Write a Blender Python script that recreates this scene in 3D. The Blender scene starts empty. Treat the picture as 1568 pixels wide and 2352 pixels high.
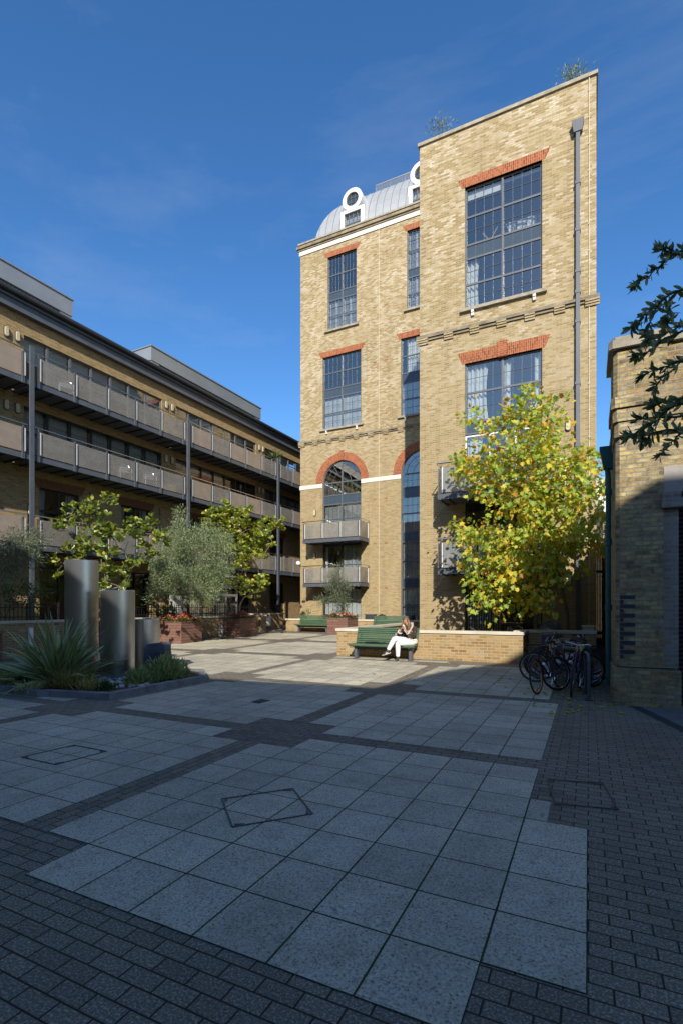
import bpy, bmesh, math, random
import numpy as np
from mathutils import Vector, Matrix
random.seed(7)
rng = np.random.default_rng(11)
S = bpy.context.scene
COL = S.collection
R = math.radians

# ------------------------------------------------------------ camera, sky, sun, exposure
EYE = 1.67
FPX, CX, HY = 1160.0, 784.0, 1394.0        # focal length, centre and horizon of the photo (1568 x 2352 grid)
YAW = R(26.0)
cam = bpy.data.cameras.new('camera')
cam.sensor_fit = 'VERTICAL'; cam.sensor_height = 36.0
cam.lens = FPX / 2352 * 36.0
cam.shift_y = (HY - 1176) / 2352
cam.clip_start = 0.05; cam.clip_end = 2000
camo = bpy.data.objects.new('camera', cam); COL.objects.link(camo)
camo.location = (0, 0, EYE); camo.rotation_euler = (R(90), 0, YAW)
S.camera = camo

SUNV = Vector((-.415, 1.0, -.594))          # the way the light travels
W = bpy.data.worlds.new('World'); S.world = W; W.use_nodes = True
wn = W.node_tree.nodes; wl = W.node_tree.links
for n in list(wn): wn.remove(n)
sky = wn.new('ShaderNodeTexSky'); sky.sky_type = 'NISHITA'; sky.sun_disc = False
sky.sun_elevation = math.atan2(.594, math.hypot(.415, 1)); sky.sun_rotation = math.atan2(.415, -1)
sky.altitude = 0; sky.air_density = 1.0; sky.dust_density = 0.4; sky.ozone_density = 4.0
tc = wn.new('ShaderNodeTexCoord')
mp = wn.new('ShaderNodeMapping'); mp.inputs['Scale'].default_value = (.5, 1.6, 3.4); mp.inputs['Rotation'].default_value = (0.2, 0.5, 0.4)
cn = wn.new('ShaderNodeTexNoise'); cn.inputs['Scale'].default_value = 2.2; cn.inputs['Detail'].default_value = 7; cn.inputs['Roughness'].default_value = .62
cr = wn.new('ShaderNodeValToRGB'); cr.color_ramp.elements[0].position = .52; cr.color_ramp.elements[0].color = (0, 0, 0, 1)
cr.color_ramp.elements[1].position = .95; cr.color_ramp.elements[1].color = (.24, .24, .24, 1)
gm = wn.new('ShaderNodeHueSaturation'); gm.inputs['Saturation'].default_value = 1.2; gm.inputs['Value'].default_value = 1.25; gm.inputs['Hue'].default_value = .503
mx = wn.new('ShaderNodeMix'); mx.data_type = 'RGBA'
bg = wn.new('ShaderNodeBackground'); bg.inputs['Strength'].default_value = .108
ow = wn.new('ShaderNodeOutputWorld')
wl.new(tc.outputs['Generated'], mp.inputs['Vector']); wl.new(mp.outputs['Vector'], cn.inputs['Vector'])
wl.new(cn.outputs['Fac'], cr.inputs['Fac']); wl.new(cr.outputs['Color'], mx.inputs['Factor'])
wl.new(sky.outputs['Color'], gm.inputs['Color']); wl.new(gm.outputs['Color'], mx.inputs['A'])
mx.inputs['B'].default_value = (3.6, 4.1, 4.9, 1)
wl.new(mx.outputs['Result'], bg.inputs['Color']); wl.new(bg.outputs['Background'], ow.inputs['Surface'])

sl = bpy.data.lights.new('sun', 'SUN'); sl.energy = 4.6; sl.angle = R(.5); sl.color = (1.0, .93, .82)
so = bpy.data.objects.new('sun', sl); COL.objects.link(so)
so.rotation_euler = SUNV.to_track_quat('-Z', 'Y').to_euler(); so.location = (20, -40, 40)
S.view_settings.view_transform = 'Standard'; S.view_settings.look = 'None'
S.view_settings.exposure = 0.55; S.view_settings.gamma = 1.0
S.cycles.max_bounces = 8; S.cycles.transparent_max_bounces = 16; S.cycles.use_denoising = True

# ------------------------------------------------------------ measuring helpers
FW = (-math.sin(YAW), math.cos(YAW)); RT = (math.cos(YAW), math.sin(YAW))
def ray(px, py=HY):
    u = (px - CX) / FPX
    return (FW[0] + u * RT[0], FW[1] + u * RT[1], (HY - py) / FPX)
def onY(px, py, Y):
    r = ray(px, py); t = Y / r[1]; return Vector((r[0] * t, Y, EYE + r[2] * t))
def onX(px, py, X):
    r = ray(px, py); t = X / r[0]; return Vector((X, r[1] * t, EYE + r[2] * t))
def gz(y):
    return .017 * (min(y, 26.5) - 9.6) if y > 9.6 else 0.0
def onG(px, py):
    r = ray(px, py); t = EYE / -r[2]
    for _ in range(20): t = (EYE - gz(r[1] * t)) / -r[2]
    return Vector((r[0] * t, r[1] * t, gz(r[1] * t)))

# ------------------------------------------------------------ objects
def root_loc(o):
    l = Vector((0, 0, 0))
    while o is not None: l += o.location; o = o.parent
    return l
def tag(o, label=None, cat=None, group=None, kind=None):
    if label: o['label'] = label
    if cat: o['category'] = cat
    if group: o['group'] = group
    if kind: o['kind'] = kind
    return o
def thing(name, label, cat, loc=(0, 0, 0), rz=0, group=None):
    o = bpy.data.objects.new(name, None); COL.objects.link(o)
    o.location = loc; o.rotation_euler = (0, 0, rz); o.empty_display_size = .2
    return tag(o, label, cat, group)
class MB:
    def __init__(s): s.v = []; s.f = []; s.uv = {}
    def add(s, pts, faces, uvs=None):
        b = len(s.v); s.v.extend([tuple(p) for p in pts])
        for i, f in enumerate(faces):
            if uvs: s.uv[len(s.f)] = uvs[i]
            s.f.append([b + k for k in f])
        return s
    def poly(s, pts, uv=None): return s.add(pts, [list(range(len(pts)))], [uv] if uv else None)
    def hexa(s, p): return s.add(p, [(0, 3, 2, 1), (4, 5, 6, 7), (0, 1, 5, 4), (1, 2, 6, 5), (2, 3, 7, 6), (3, 0, 4, 7)])
    def box(s, x0, x1, y0, y1, z0, z1):
        return s.hexa([(x0, y0, z0), (x1, y0, z0), (x1, y1, z0), (x0, y1, z0), (x0, y0, z1), (x1, y0, z1), (x1, y1, z1), (x0, y1, z1)])
    def bar(s, a, b, w, h, up=(0, 0, 1)):
        a = Vector(a); b = Vector(b); d = (b - a).normalized(); up = Vector(up)
        if abs(d.dot(up)) > .98: up = Vector((0, 1, 0))
        sx = d.cross(up).normalized() * w / 2; sz = sx.cross(d).normalized() * h / 2
        return s.hexa([a - sx - sz, a + sx - sz, b + sx - sz, b - sx - sz, a - sx + sz, a + sx + sz, b + sx + sz, b - sx + sz])
    def tube(s, pts, rad, n=8, caps=True):
        pts = [Vector(p) for p in pts]
        if not hasattr(rad, '__len__'): rad = [rad] * len(pts)
        rings = []; N = None
        for i, p in enumerate(pts):
            d = (pts[min(i + 1, len(pts) - 1)] - pts[max(i - 1, 0)])
            d = d.normalized() if d.length > 1e-9 else Vector((0, 0, 1))
            if N is None:
                N = d.cross(Vector((0, 0, 1)) if abs(d.z) < .9 else Vector((1, 0, 0))).normalized()
            else:
                N = (N - d * N.dot(d)); N = N.normalized() if N.length > 1e-6 else d.cross(Vector((1, 0, .3))).normalized()
            B = d.cross(N)
            r = rad[i]; ra, rb = r if isinstance(r, tuple) else (r, r)
            rings.append([p + N * (math.cos(2 * math.pi * k / n) * ra) + B * (math.sin(2 * math.pi * k / n) * rb) for k in range(n)])
        b = len(s.v)
        for rg in rings: s.v.extend([tuple(q) for q in rg])
        for i in range(len(rings) - 1):
            for k in range(n):
                k2 = (k + 1) % n
                s.f.append([b + i * n + k, b + i * n + k2, b + (i + 1) * n + k2, b + (i + 1) * n + k])
        if caps:
            s.f.append([b + k for k in range(n)][::-1]); s.f.append([b + (len(rings) - 1) * n + k for k in range(n)])
        return s
    def ring(s, c, ax, r, rt, n=24, m=8):     # torus
        ax = Vector(ax).normalized(); a = ax.cross(Vector((0, 0, 1)) if abs(ax.z) < .9 else Vector((1, 0, 0))).normalized(); b2 = ax.cross(a); c = Vector(c)
        b = len(s.v)
        for i in range(n):
            t = 2 * math.pi * i / n; d = a * math.cos(t) + b2 * math.sin(t)
            for k in range(m):
                q = 2 * math.pi * k / m
                s.v.append(tuple(c + d * (r + rt * math.cos(q)) + ax * (rt * math.sin(q))))
        for i in range(n):
            for k in range(m):
                s.f.append([b + i * m + k, b + ((i + 1) % n) * m + k, b + ((i + 1) % n) * m + (k + 1) % m, b + i * m + (k + 1) % m])
        return s
    def lathe(s, c, prof, n=24, cap=True):
        b = len(s.v); c = Vector(c)
        for r, z in prof:
            for k in range(n): s.v.append((c.x + r * math.cos(2 * math.pi * k / n), c.y + r * math.sin(2 * math.pi * k / n), c.z + z))
        for i in range(len(prof) - 1):
            for k in range(n): s.f.append([b + i * n + k, b + i * n + (k + 1) % n, b + (i + 1) * n + (k + 1) % n, b + (i + 1) * n + k])
        if cap: s.f.append([b + k for k in range(n)][::-1]); s.f.append([b + (len(prof) - 1) * n + k for k in range(n)])
        return s
    def ball(s, c, rx, ry, rz, n=12, m=8, jit=0):
        pr = [(max(.001, math.sin(math.pi * i / m)), -math.cos(math.pi * i / m)) for i in range(m + 1)]
        b = len(s.v); s.lathe((0, 0, 0), pr, n, False)
        for i in range(b, len(s.v)):
            x, y, z = s.v[i]; k = 1 + (random.random() - .5) * jit
            s.v[i] = (c[0] + x * rx * k, c[1] + y * ry * k, c[2] + z * rz * k)
        return s
    def prism(s, pts, off):
        off = Vector(off); n = len(pts); a = [Vector(p) for p in pts]
        return s.add(a + [p + off for p in a], [list(range(n))[::-1], [n + k for k in range(n)]] + [[k, (k + 1) % n, n + (k + 1) % n, n + k] for k in range(n)])
    def build(s, name, mat, parent=None, smooth=False, box_uv=True, recalc=True, bevel=0):
        me = bpy.data.meshes.new(name)
        o = bpy.data.objects.new(name, me); COL.objects.link(o)
        L = Vector((0, 0, 0))
        if parent is not None:
            o.parent = parent; L = root_loc(parent)
        V = np.array(s.v, float).reshape(-1, 3)
        me.from_pydata((V - np.array(L)).tolist(), [], s.f)
        if recalc:
            bm = bmesh.new(); bm.from_mesh(me); bmesh.ops.recalc_face_normals(bm, faces=bm.faces); bm.to_mesh(me); bm.free()
        if box_uv:
            nl = len(me.loops); lv = np.empty(nl, int); me.loops.foreach_get('vertex_index', lv)
            npoly = len(me.polygons); nn = np.empty(npoly * 3); me.polygons.foreach_get('normal', nn); nn = np.abs(nn.reshape(-1, 3))
            ls = np.empty(npoly, int); me.polygons.foreach_get('loop_start', ls); lt = np.empty(npoly, int); me.polygons.foreach_get('loop_total', lt)
            pid = np.repeat(np.arange(npoly), lt); P = V[lv]; nr = nn[pid]
            zt = (nr[:, 2] > .75); xt = (~zt) & (nr[:, 0] > nr[:, 1])
            uv = np.where(zt[:, None], P[:, [0, 1]], np.where(xt[:, None], P[:, [1, 2]], P[:, [0, 2]]))
            if s.uv and not recalc or s.uv:
                for k, u in s.uv.items():
                    # loops may have been flipped: match by vertex
                    fv = s.f[k]; m = {fv[q]: u[q] for q in range(len(fv))}
                    for li in range(ls[k], ls[k] + lt[k]): uv[li] = m[lv[li]]
            ul = me.uv_layers.new(name='UVMap'); ul.data.foreach_set('uv', uv.astype(np.float32).ravel())
        if smooth:
            me.polygons.foreach_set('use_smooth', np.ones(len(me.polygons), bool))
            me.set_sharp_from_angle(angle=R(40))
        if bevel:
            md = o.modifiers.new('bevel', 'BEVEL'); md.width = bevel; md.segments = 2; md.limit_method = 'ANGLE'
        if mat is not None: me.materials.append(mat)
        me.update()
        return o

# ------------------------------------------------------------ materials
class NT:
    def __init__(s, name):
        s.m = bpy.data.materials.new(name); s.m.use_nodes = True; s.n = s.m.node_tree.nodes; s.l = s.m.node_tree.links
        s.p = s.n['Principled BSDF']; s.out = s.n['Material Output']
        s.co = s.n.new('ShaderNodeTexCoord')
    def new(s, t, **kw):
        n = s.n.new(t)
        for k, v in kw.items():
            if k in n.inputs: s.set(n.inputs[k], v)
            else: setattr(n, k, v)
        return n
    def set(s, inp, v):
        if hasattr(v, 'is_linked') or isinstance(v, bpy.types.NodeSocket): s.l.new(v, inp)
        else: inp.default_value = v
    def noise(s, scale, detail=4, rough=.55, coord='UV', vec=None):
        n = s.new('ShaderNodeTexNoise'); n.inputs['Scale'].default_value = scale; n.inputs['Detail'].default_value = detail; n.inputs['Roughness'].default_value = rough
        s.l.new(vec if vec is not None else s.co.outputs[coord], n.inputs['Vector']); return n.outputs['Fac']
    def ramp(s, fac, stops):
        r = s.new('ShaderNodeValToRGB'); e = r.color_ramp.elements
        while len(e) < len(stops): e.new(.5)
        for q, (p, c) in zip(e, stops): q.position = p; q.color = (*c, 1) if len(c) == 3 else c
        s.l.new(fac, r.inputs['Fac']); return r.outputs['Color']
    def mix(s, f, a, b, mode='MIX'):
        m = s.new('ShaderNodeMix', data_type='RGBA', blend_type=mode)
        s.set(m.inputs['Factor'], f)
        for k, v in (('A', a), ('B', b)):
            if isinstance(v, tuple): m.inputs[k].default_value = (*v, 1) if len(v) == 3 else v
            else: s.l.new(v, m.inputs[k])
        return m.outputs['Result']
    def math(s, op, a, b=0.0, clamp=False):
        m = s.new('ShaderNodeMath', operation=op, use_clamp=clamp); s.set(m.inputs[0], a); s.set(m.inputs[1], b); return m.outputs[0]
    def sep(s, coord='UV'):
        x = s.new('ShaderNodeSeparateXYZ'); s.l.new(s.co.outputs[coord], x.inputs[0]); return x.outputs
    def bump(s, h, strength=.4, dist=.01):
        b = s.new('ShaderNodeBump'); b.inputs['Strength'].default_value = strength; b.inputs['Distance'].default_value = dist
        s.l.new(h, b.inputs['Height']); s.l.new(b.outputs['Normal'], s.p.inputs['Normal']); return b
    def base(s, c):
        if isinstance(c, tuple): s.p.inputs['Base Color'].default_value = (*c, 1)
        else: s.l.new(c, s.p.inputs['Base Color'])
        return s
    def rough(s, r, metal=0.0, spec=None):
        s.set(s.p.inputs['Roughness'], r); s.p.inputs['Metallic'].default_value = metal
        if spec is not None: s.p.inputs['Specular IOR Level'].default_value = spec
        return s

def brick_mat(name, stops, mortar, bw=.225, bh=.075, ms=.011, white=0.0, wz=(9, 16), stain=.35, dark=(.12, .1, .075), speck=.0, swap=False, offset=.5, bumpk=.5, streak=.5, blotch=0):
    t = NT(name); vec = t.co.outputs['UV']
    if swap:
        sp = t.sep(); cb = t.new('ShaderNodeCombineXYZ'); t.l.new(sp[1], cb.inputs[0]); t.l.new(sp[0], cb.inputs[1]); vec = cb.outputs[0]
    b = t.new('ShaderNodeTexBrick', offset=offset); t.l.new(vec, b.inputs['Vector'])
    b.inputs['Color1'].default_value = (0, 0, 0, 1); b.inputs['Color2'].default_value = (1, 1, 1, 1); b.inputs['Mortar'].default_value = (.5, .5, .5, 1)
    b.inputs['Scale'].default_value = 1; b.inputs['Mortar Size'].default_value = ms; b.inputs['Mortar Smooth'].default_value = .15
    b.inputs['Brick Width'].default_value = bw; b.inputs['Row Height'].default_value = bh; b.inputs['Bias'].default_value = 0
    c = t.ramp(b.outputs['Color'], stops)
    big = t.noise(.35, 5); c = t.mix(t.ramp(big, [(.3, (stain,) * 3), (.62, (0, 0, 0))]), c, t.mix(1.0, c, (.72, .66, .55), 'MULTIPLY'))
    fine = t.noise(38, 3); c = t.mix(.5, c, t.ramp(fine, [(.3, (.55, .52, .47)), (.6, (1.05, 1.03, 1.0))]), 'MULTIPLY')
    if white:
        xy = t.sep(); hz = t.new('ShaderNodeMapRange', interpolation_type='SMOOTHSTEP'); t.l.new(xy[1], hz.inputs['Value'])
        hz.inputs['From Min'].default_value = wz[0]; hz.inputs['From Max'].default_value = wz[1]; hz.inputs['To Min'].default_value = .12
        pat = t.ramp(t.noise(.7, 8, .75), [(.36, (0, 0, 0)), (.66, (1, 1, 1))])
        rb = t.ramp(b.outputs['Color'], [(.3, (0, 0, 0)), (.9, (1, 1, 1))])
        w = t.math('MULTIPLY', t.math('MULTIPLY', pat, rb), t.math('MULTIPLY', hz.outputs[0], white), True)
        c = t.mix(w, c, (.56, .50, .40))
    if streak:
        m3 = t.new('ShaderNodeMapping'); m3.inputs['Scale'].default_value = (2.2, .16, 1); t.l.new(t.co.outputs['UV'], m3.inputs[0])
        c = t.mix(t.ramp(t.noise(1.3, 6, .65, vec=m3.outputs[0]), [(.5, (0, 0, 0)), (.72, (streak,) * 3)]), c, t.mix(1.0, c, (.55, .50, .42), 'MULTIPLY'))
    if speck:
        sp2 = t.ramp(t.noise(9, 4, .7), [(.62, (0, 0, 0)), (.72, (speck,) * 3)])
        c = t.mix(sp2, c, dark)
    if blotch:
        c = t.mix(t.ramp(t.noise(3.2, 7, .75), [(.46, (0, 0, 0)), (.66, (blotch,) * 3)]), c, (.09, .08, .06))
        c = t.mix(t.ramp(t.noise(1.9, 6, .7, vec=t.co.outputs['Object']), [(.5, (0, 0, 0)), (.7, (blotch * .7,) * 3)]), c, (.42, .39, .31))
    c = t.mix(b.outputs['Fac'], c, mortar)
    if blotch: c = t.mix(t.ramp(t.noise(5.5, 6, .7), [(.5, (0, 0, 0)), (.62, (blotch,) * 3)]), c, t.mix(1.0, c, (.55, .53, .50), 'MULTIPLY'))
    t.base(c).rough(.92, spec=.2)
    h = t.math('ADD', t.math('MULTIPLY', b.outputs['Fac'], -1.0), t.math('MULTIPLY', fine, .5))
    t.bump(h, bumpk, .008)
    return t.m
M = {}
yel = [(0, (.26, .19, .085)), (.3, (.32, .24, .11)), (.55, (.35, .265, .125)), (.8, (.375, .29, .145)), (1, (.29, .215, .10))]
M['brick_tower'] = brick_mat('yellow_stock_brick', yel, (.33, .275, .19), white=.95, wz=(7, 15), speck=.4)
M['brick_left'] = brick_mat('brown_stock_brick', [(0, (.22, .14, .055)), (.35, (.31, .205, .085)), (.7, (.37, .26, .115)), (1, (.25, .165, .07))], (.30, .24, .15), bw=.235, bh=.08, stain=.4, speck=.4)
M['brick_red_shaded'] = brick_mat('shaded_red_brick', [(0, (.13, .045, .025)), (1, (.19, .065, .035))], (.17, .11, .07), bw=.2, bh=.072, stain=.4)  # red brick darkened to carry the shade under the balcony decks
M['brick_low'] = brick_mat('low_wall_brick', [(0, (.21, .13, .055)), (.3, (.32, .205, .08)), (.6, (.38, .265, .12)), (.85, (.29, .2, .1)), (1, (.40, .31, .2))], (.33, .28, .19), bw=.235, bh=.085, speck=.4)
M['brick_old'] = brick_mat('weathered_old_brick', [(0, (.24, .18, .08)), (.2, (.43, .35, .165)), (.45, (.53, .44, .225)), (.6, (.52, .39, .13)), (.75, (.40, .32, .17)), (.92, (.42, .27, .11)), (1, (.2, .14, .09))], (.25, .225, .175), bw=.232, bh=.077, ms=.012, stain=.8, speck=.9, bumpk=1.0, streak=.85, blotch=.75)
M['brick_blue'] = NT('blue_black_brick').base((.025, .027, .045)).rough(.6).m
M['brick_red'] = brick_mat('red_gauged_brick', [(0, (.21, .058, .025)), (.5, (.29, .082, .034)), (1, (.36, .115, .05))], (.36, .20, .12), bw=.2, bh=.072, ms=.008, stain=.1, swap=False, bumpk=.3)

def noisy(name, a, b, scale=3, rough=.85, fine=40, bump=.25, metal=0, detail=5, spec=None, coord='UV', dist=.004):
    t = NT(name); n1 = t.noise(scale, detail, .6, coord); n2 = t.noise(fine, 3, .6, coord)
    c = t.ramp(t.math('ADD', t.math('MULTIPLY', n1, .65), t.math('MULTIPLY', n2, .35)), [(.36, a), (.64, b)])
    t.base(c).rough(rough, metal, spec)
    if bump: t.bump(n2, bump, dist)
    return t.m
def sockets(): return bpy.types.NodeSocket
M['stone'] = noisy('pale_coping_stone', (.42, .37, .28), (.58, .53, .43), 1.5, .85, 30)
M['stone_white'] = noisy('white_stone_band', (.52, .49, .44), (.64, .61, .55), 1.2, .8, 25)
M['concrete'] = noisy('lichened_concrete', (.20, .175, .13), (.38, .34, .26), 4, .95, 60, .6)
M['cornice'] = noisy('stained_cornice', (.10, .085, .06), (.32, .26, .17), 2.5, .95, 40, .5)
M['steel_grey'] = noisy('slate_grey_paint', (.062, .072, .088), (.085, .098, .118), 2, .45, 60, .05)
M['steel_dark'] = noisy('charcoal_paint', (.022, .025, .03), (.036, .04, .047), 2, .5, 60, .05)
M['frame_grey'] = noisy('grey_window_paint', (.075, .083, .095), (.095, .105, .118), 2, .45, 60, .04)
M['frame_black'] = noisy('black_window_paint', (.012, .013, .015), (.02, .021, .024), 2, .4, 60, .04)
M['bar_tint'] = noisy('dark_glazing_bar', (.05, .058, .07), (.065, .075, .09), 2, .5, 60, 0)
M['brick_jamb'] = brick_mat('grey_washed_brick', [(0, (.21, .20, .18)), (.5, (.33, .32, .29)), (1, (.27, .23, .17))], (.27, .26, .24), stain=.7, speck=.8, bumpk=1.0, streak=.8)
M['spandrel'] = noisy('blue_grey_panel', (.04, .058, .08), (.05, .07, .095), 1, .22, 30, 0)
M['bright_rail'] = noisy('satin_steel_rail', (.62, .60, .56), (.72, .70, .66), 3, .45, 50, .03, metal=.35)
M['chrome'] = noisy('polished_stainless', (.62, .61, .58), (.74, .73, .70), 3, .25, 50, .03, metal=1)
M['metal_roof'] = noisy('pale_zinc_roof', (.34, .355, .36), (.43, .445, .45), 1, .45, 20, .05, metal=.3)
M['metal_clad'] = noisy('grey_metal_cladding', (.25, .27, .28), (.31, .33, .34), .8, .4, 20, .03, metal=.4)
M['white_paint'] = noisy('white_paint', (.56, .56, .55), (.66, .66, .65), 2, .5, 40, .05)
M['fabric_white'] = noisy('white_curtain', (.62, .62, .58), (.76, .76, .72), 3, .9, 40, .1)
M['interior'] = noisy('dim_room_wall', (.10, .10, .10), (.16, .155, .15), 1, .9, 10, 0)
M['wood_tan'] = noisy('tan_wood', (.30, .19, .09), (.42, .28, .14), 4, .6, 30, .1)
M['soil'] = noisy('dark_soil', (.03, .022, .015), (.07, .05, .035), 6, .95, 50, .8)
M['granite'] = noisy('dark_granite_kerb', (.10, .105, .11), (.24, .245, .245), 3, .7, 70, .4)
M['slate'] = noisy('dark_slate_rock', (.03, .036, .05), (.12, .14, .17), 2.5, .65, 30, .8, coord='Object', dist=.02)
M['pebble'] = noisy('grey_pebble', (.24, .24, .225), (.52, .51, .47), 5, .8, 40, .3, coord='Object')
M['green_paint'] = noisy('green_bench_paint', (.048, .092, .050), (.066, .122, .066), 3, .42, 60, .08)
M['lead'] = noisy('dark_lead', (.05, .052, .055), (.09, .092, .095), 3, .6, 40, .2)
M['copper_green'] = noisy('green_painted_iron', (.03, .11, .10), (.06, .17, .15), 2, .6, 30, .3)
M['rubber'] = noisy('black_rubber', (.012, .012, .013), (.02, .02, .021), 8, .75, 60, .1)
M['black_metal'] = noisy('black_enamel', (.01, .01, .011), (.016, .016, .018), 4, .35, 40, .05)
M['red_paint'] = noisy('dark_red_enamel', (.16, .01, .015), (.22, .015, .02), 4, .3, 40, .02)
M['silver_paint'] = noisy('silver_enamel', (.35, .37, .40), (.42, .44, .47), 4, .3, 40, .02, metal=.5)
M['blue_paint'] = noisy('dark_blue_enamel', (.012, .02, .06), (.02, .03, .08), 4, .3, 40, .02)
M['orange'] = noisy('orange_reflector', (.75, .20, .02), (.85, .28, .03), 4, .4, 40, 0)
M['lime'] = noisy('lime_yellow_plastic', (.55, .65, .02), (.65, .75, .04), 4, .4, 40, 0)
M['white_plastic'] = noisy('white_plastic', (.7, .7, .72), (.8, .8, .82), 4, .4, 40, 0)
M['lamp_glass'] = noisy('cream_lamp_glass', (.42, .36, .22), (.52, .45, .29), 4, .35, 40, 0)
M['bark'] = noisy('grey_brown_bark', (.07, .052, .036), (.17, .14, .10), 7, .95, 45, .8, coord='Object', dist=.01)
M['bark_pale'] = noisy('pale_grey_bark', (.13, .11, .085), (.26, .225, .18), 7, .95, 45, .6, coord='Object', dist=.01)
M['terracotta'] = noisy('terracotta', (.25, .09, .04), (.33, .13, .06), 3, .8, 30, .1)
# planter timber: horizontal boards
t = NT('red_brown_stained_board'); b = t.new('ShaderNodeTexBrick', offset=.37); t.l.new(t.co.outputs['UV'], b.inputs['Vector'])
b.inputs['Color1'].default_value = (.14, .07, .05, 1); b.inputs['Color2'].default_value = (.20, .105, .078, 1); b.inputs['Mortar'].default_value = (.045, .02, .014, 1)
b.inputs['Scale'].default_value = 1; b.inputs['Brick Width'].default_value = .9; b.inputs['Row Height'].default_value = .125; b.inputs['Mortar Size'].default_value = .006
g = t.noise(6, 5); t.base(t.mix(.35, b.outputs['Color'], t.ramp(g, [(.3, (.5, .5, .5)), (.7, (1.2, 1.15, 1.1))]), 'MULTIPLY')).rough(.75); t.bump(t.math('MULTIPLY', b.outputs['Fac'], -1.0), .6, .01)
M['planter'] = t.m
# paving slabs: UV counts slabs
t = NT('pale_aggregate_slab'); u = t.sep()
def joint(tt, v, w):
    fr = tt.math('FRACT', v); d = tt.math('ABSOLUTE', tt.math('SUBTRACT', fr, .5)); return tt.math('GREATER_THAN', d, .5 - w)
wob = t.noise(3.0, 4); uu = t.math('ADD', u[0], t.math('MULTIPLY', t.math('SUBTRACT', wob, .5), .012)); vv = t.math('ADD', u[1], t.math('MULTIPLY', t.math('SUBTRACT', wob, .5), .012))
jt = t.math('MAXIMUM', joint(t, uu, .013), joint(t, vv, .013))
fl = t.new('ShaderNodeVectorMath', operation='FLOOR'); t.l.new(t.co.outputs['UV'], fl.inputs[0])
wn2 = t.new('ShaderNodeTexWhiteNoise', noise_dimensions='3D'); t.l.new(fl.outputs[0], wn2.inputs['Vector'])
sp = t.noise(70, 2, .75, 'Object'); big = t.noise(.35, 6, .65, 'Object'); mid = t.noise(3.5, 6, .65, 'Object')
c = t.ramp(sp, [(.30, (.10, .09, .07)), (.42, (.44, .405, .32)), (.6, (.60, .555, .445)), (.75, (.76, .71, .58))])
c = t.mix(.5, c, t.ramp(wn2.outputs['Value'], [(0, (.70, .70, .68)), (1, (1.15, 1.13, 1.1))]), 'MULTIPLY')
c = t.mix(.8, c, t.ramp(big, [(.3, (.70, .70, .68)), (.65, (1.08, 1.07, 1.05))]), 'MULTIPLY')
c = t.mix(.6, c, t.ramp(mid, [(.3, (.68, .67, .65)), (.55, (1.03, 1.03, 1.03))]), 'MULTIPLY')
gum = t.ramp(t.noise(7, 2, .5, 'Object'), [(.70, (0, 0, 0)), (.74, (.6, .6, .6))]); c = t.mix(gum, c, (.16, .15, .13))
moss = t.ramp(t.noise(1.4, 5, .7), [(.42, (.03, .028, .024)), (.56, (.035, .055, .018))])
c = t.mix(jt, c, moss); t.base(c).rough(.9, spec=.25); t.bump(t.math('ADD', t.math('MULTIPLY', jt, -1.5), t.math('MULTIPLY', sp, .5)), .5, .006)
M['slab'] = t.m
def paver_mat(name, swap=False):
    t = NT(name); vec = t.co.outputs['UV']
    if swap:
        s2 = t.sep(); cb = t.new('ShaderNodeCombineXYZ'); t.l.new(s2[1], cb.inputs[0]); t.l.new(s2[0], cb.inputs[1]); vec = cb.outputs[0]
    b = t.new('ShaderNodeTexBrick', offset=.5); t.l.new(vec, b.inputs['Vector'])
    b.inputs['Color1'].default_value = (0, 0, 0, 1); b.inputs['Color2'].default_value = (1, 1, 1, 1); b.inputs['Mortar'].default_value = (.5, .5, .5, 1); b.inputs['Scale'].default_value = 1
    b.inputs['Brick Width'].default_value = .2; b.inputs['Row Height'].default_value = .1; b.inputs['Mortar Size'].default_value = .0055; b.inputs['Mortar Smooth'].default_value = .3
    sp = t.noise(75, 2, .8); big = t.noise(.3, 6, .65)
    c = t.ramp(b.outputs['Color'], [(0, (.155, .138, .11)), (.35, (.19, .170, .135)), (.75, (.215, .19, .15)), (1, (.17, .15, .118))])
    c = t.mix(.75, c, t.ramp(sp, [(.32, (.4, .4, .4)), (.52, (.95, .95, .95)), (.66, (2.4, 2.4, 2.3))]), 'MULTIPLY')
    c = t.mix(.7, c, t.ramp(big, [(.3, (.68, .68, .68)), (.65, (1.15, 1.12, 1.08))]), 'MULTIPLY')
    moss = t.ramp(t.noise(.9, 5, .7), [(.5, (.035, .03, .025)), (.64, (.035, .055, .018))])
    c = t.mix(b.outputs['Fac'], c, moss); t.base(c).rough(.88, spec=.25)
    t.bump(t.math('ADD', t.math('MULTIPLY', b.outputs['Fac'], -1.2), t.math('MULTIPLY', sp, .4)), .6, .006)
    return t.m
M['paver'] = paver_mat('dark_brick_paver'); M['paver_turn'] = paver_mat('dark_brick_paver_turned', True)
# brushed steel
t = NT('brushed_steel'); m2 = t.new('ShaderNodeMapping'); m2.inputs['Scale'].default_value = (2, 2, 140); t.l.new(t.co.outputs['Object'], m2.inputs[0])
br = t.noise(4, 4, .6, vec=m2.outputs[0]); sm = t.noise(1.2, 5, .6, 'Object')
t.base(t.mix(.5, t.ramp(br, [(.3, (.56, .57, .58)), (.7, (.70, .71, .72))]), t.ramp(sm, [(.35, (.72, .71, .69)), (.65, (1.05, 1.05, 1.05))]), 'MULTIPLY')).rough(.34, 1.0)
t.p.inputs['Anisotropic'].default_value = .8; tg = t.new('ShaderNodeTangent', direction_type='RADIAL', axis='Z'); t.l.new(tg.outputs[0], t.p.inputs['Tangent'])
M['brushed'] = t.m
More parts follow.
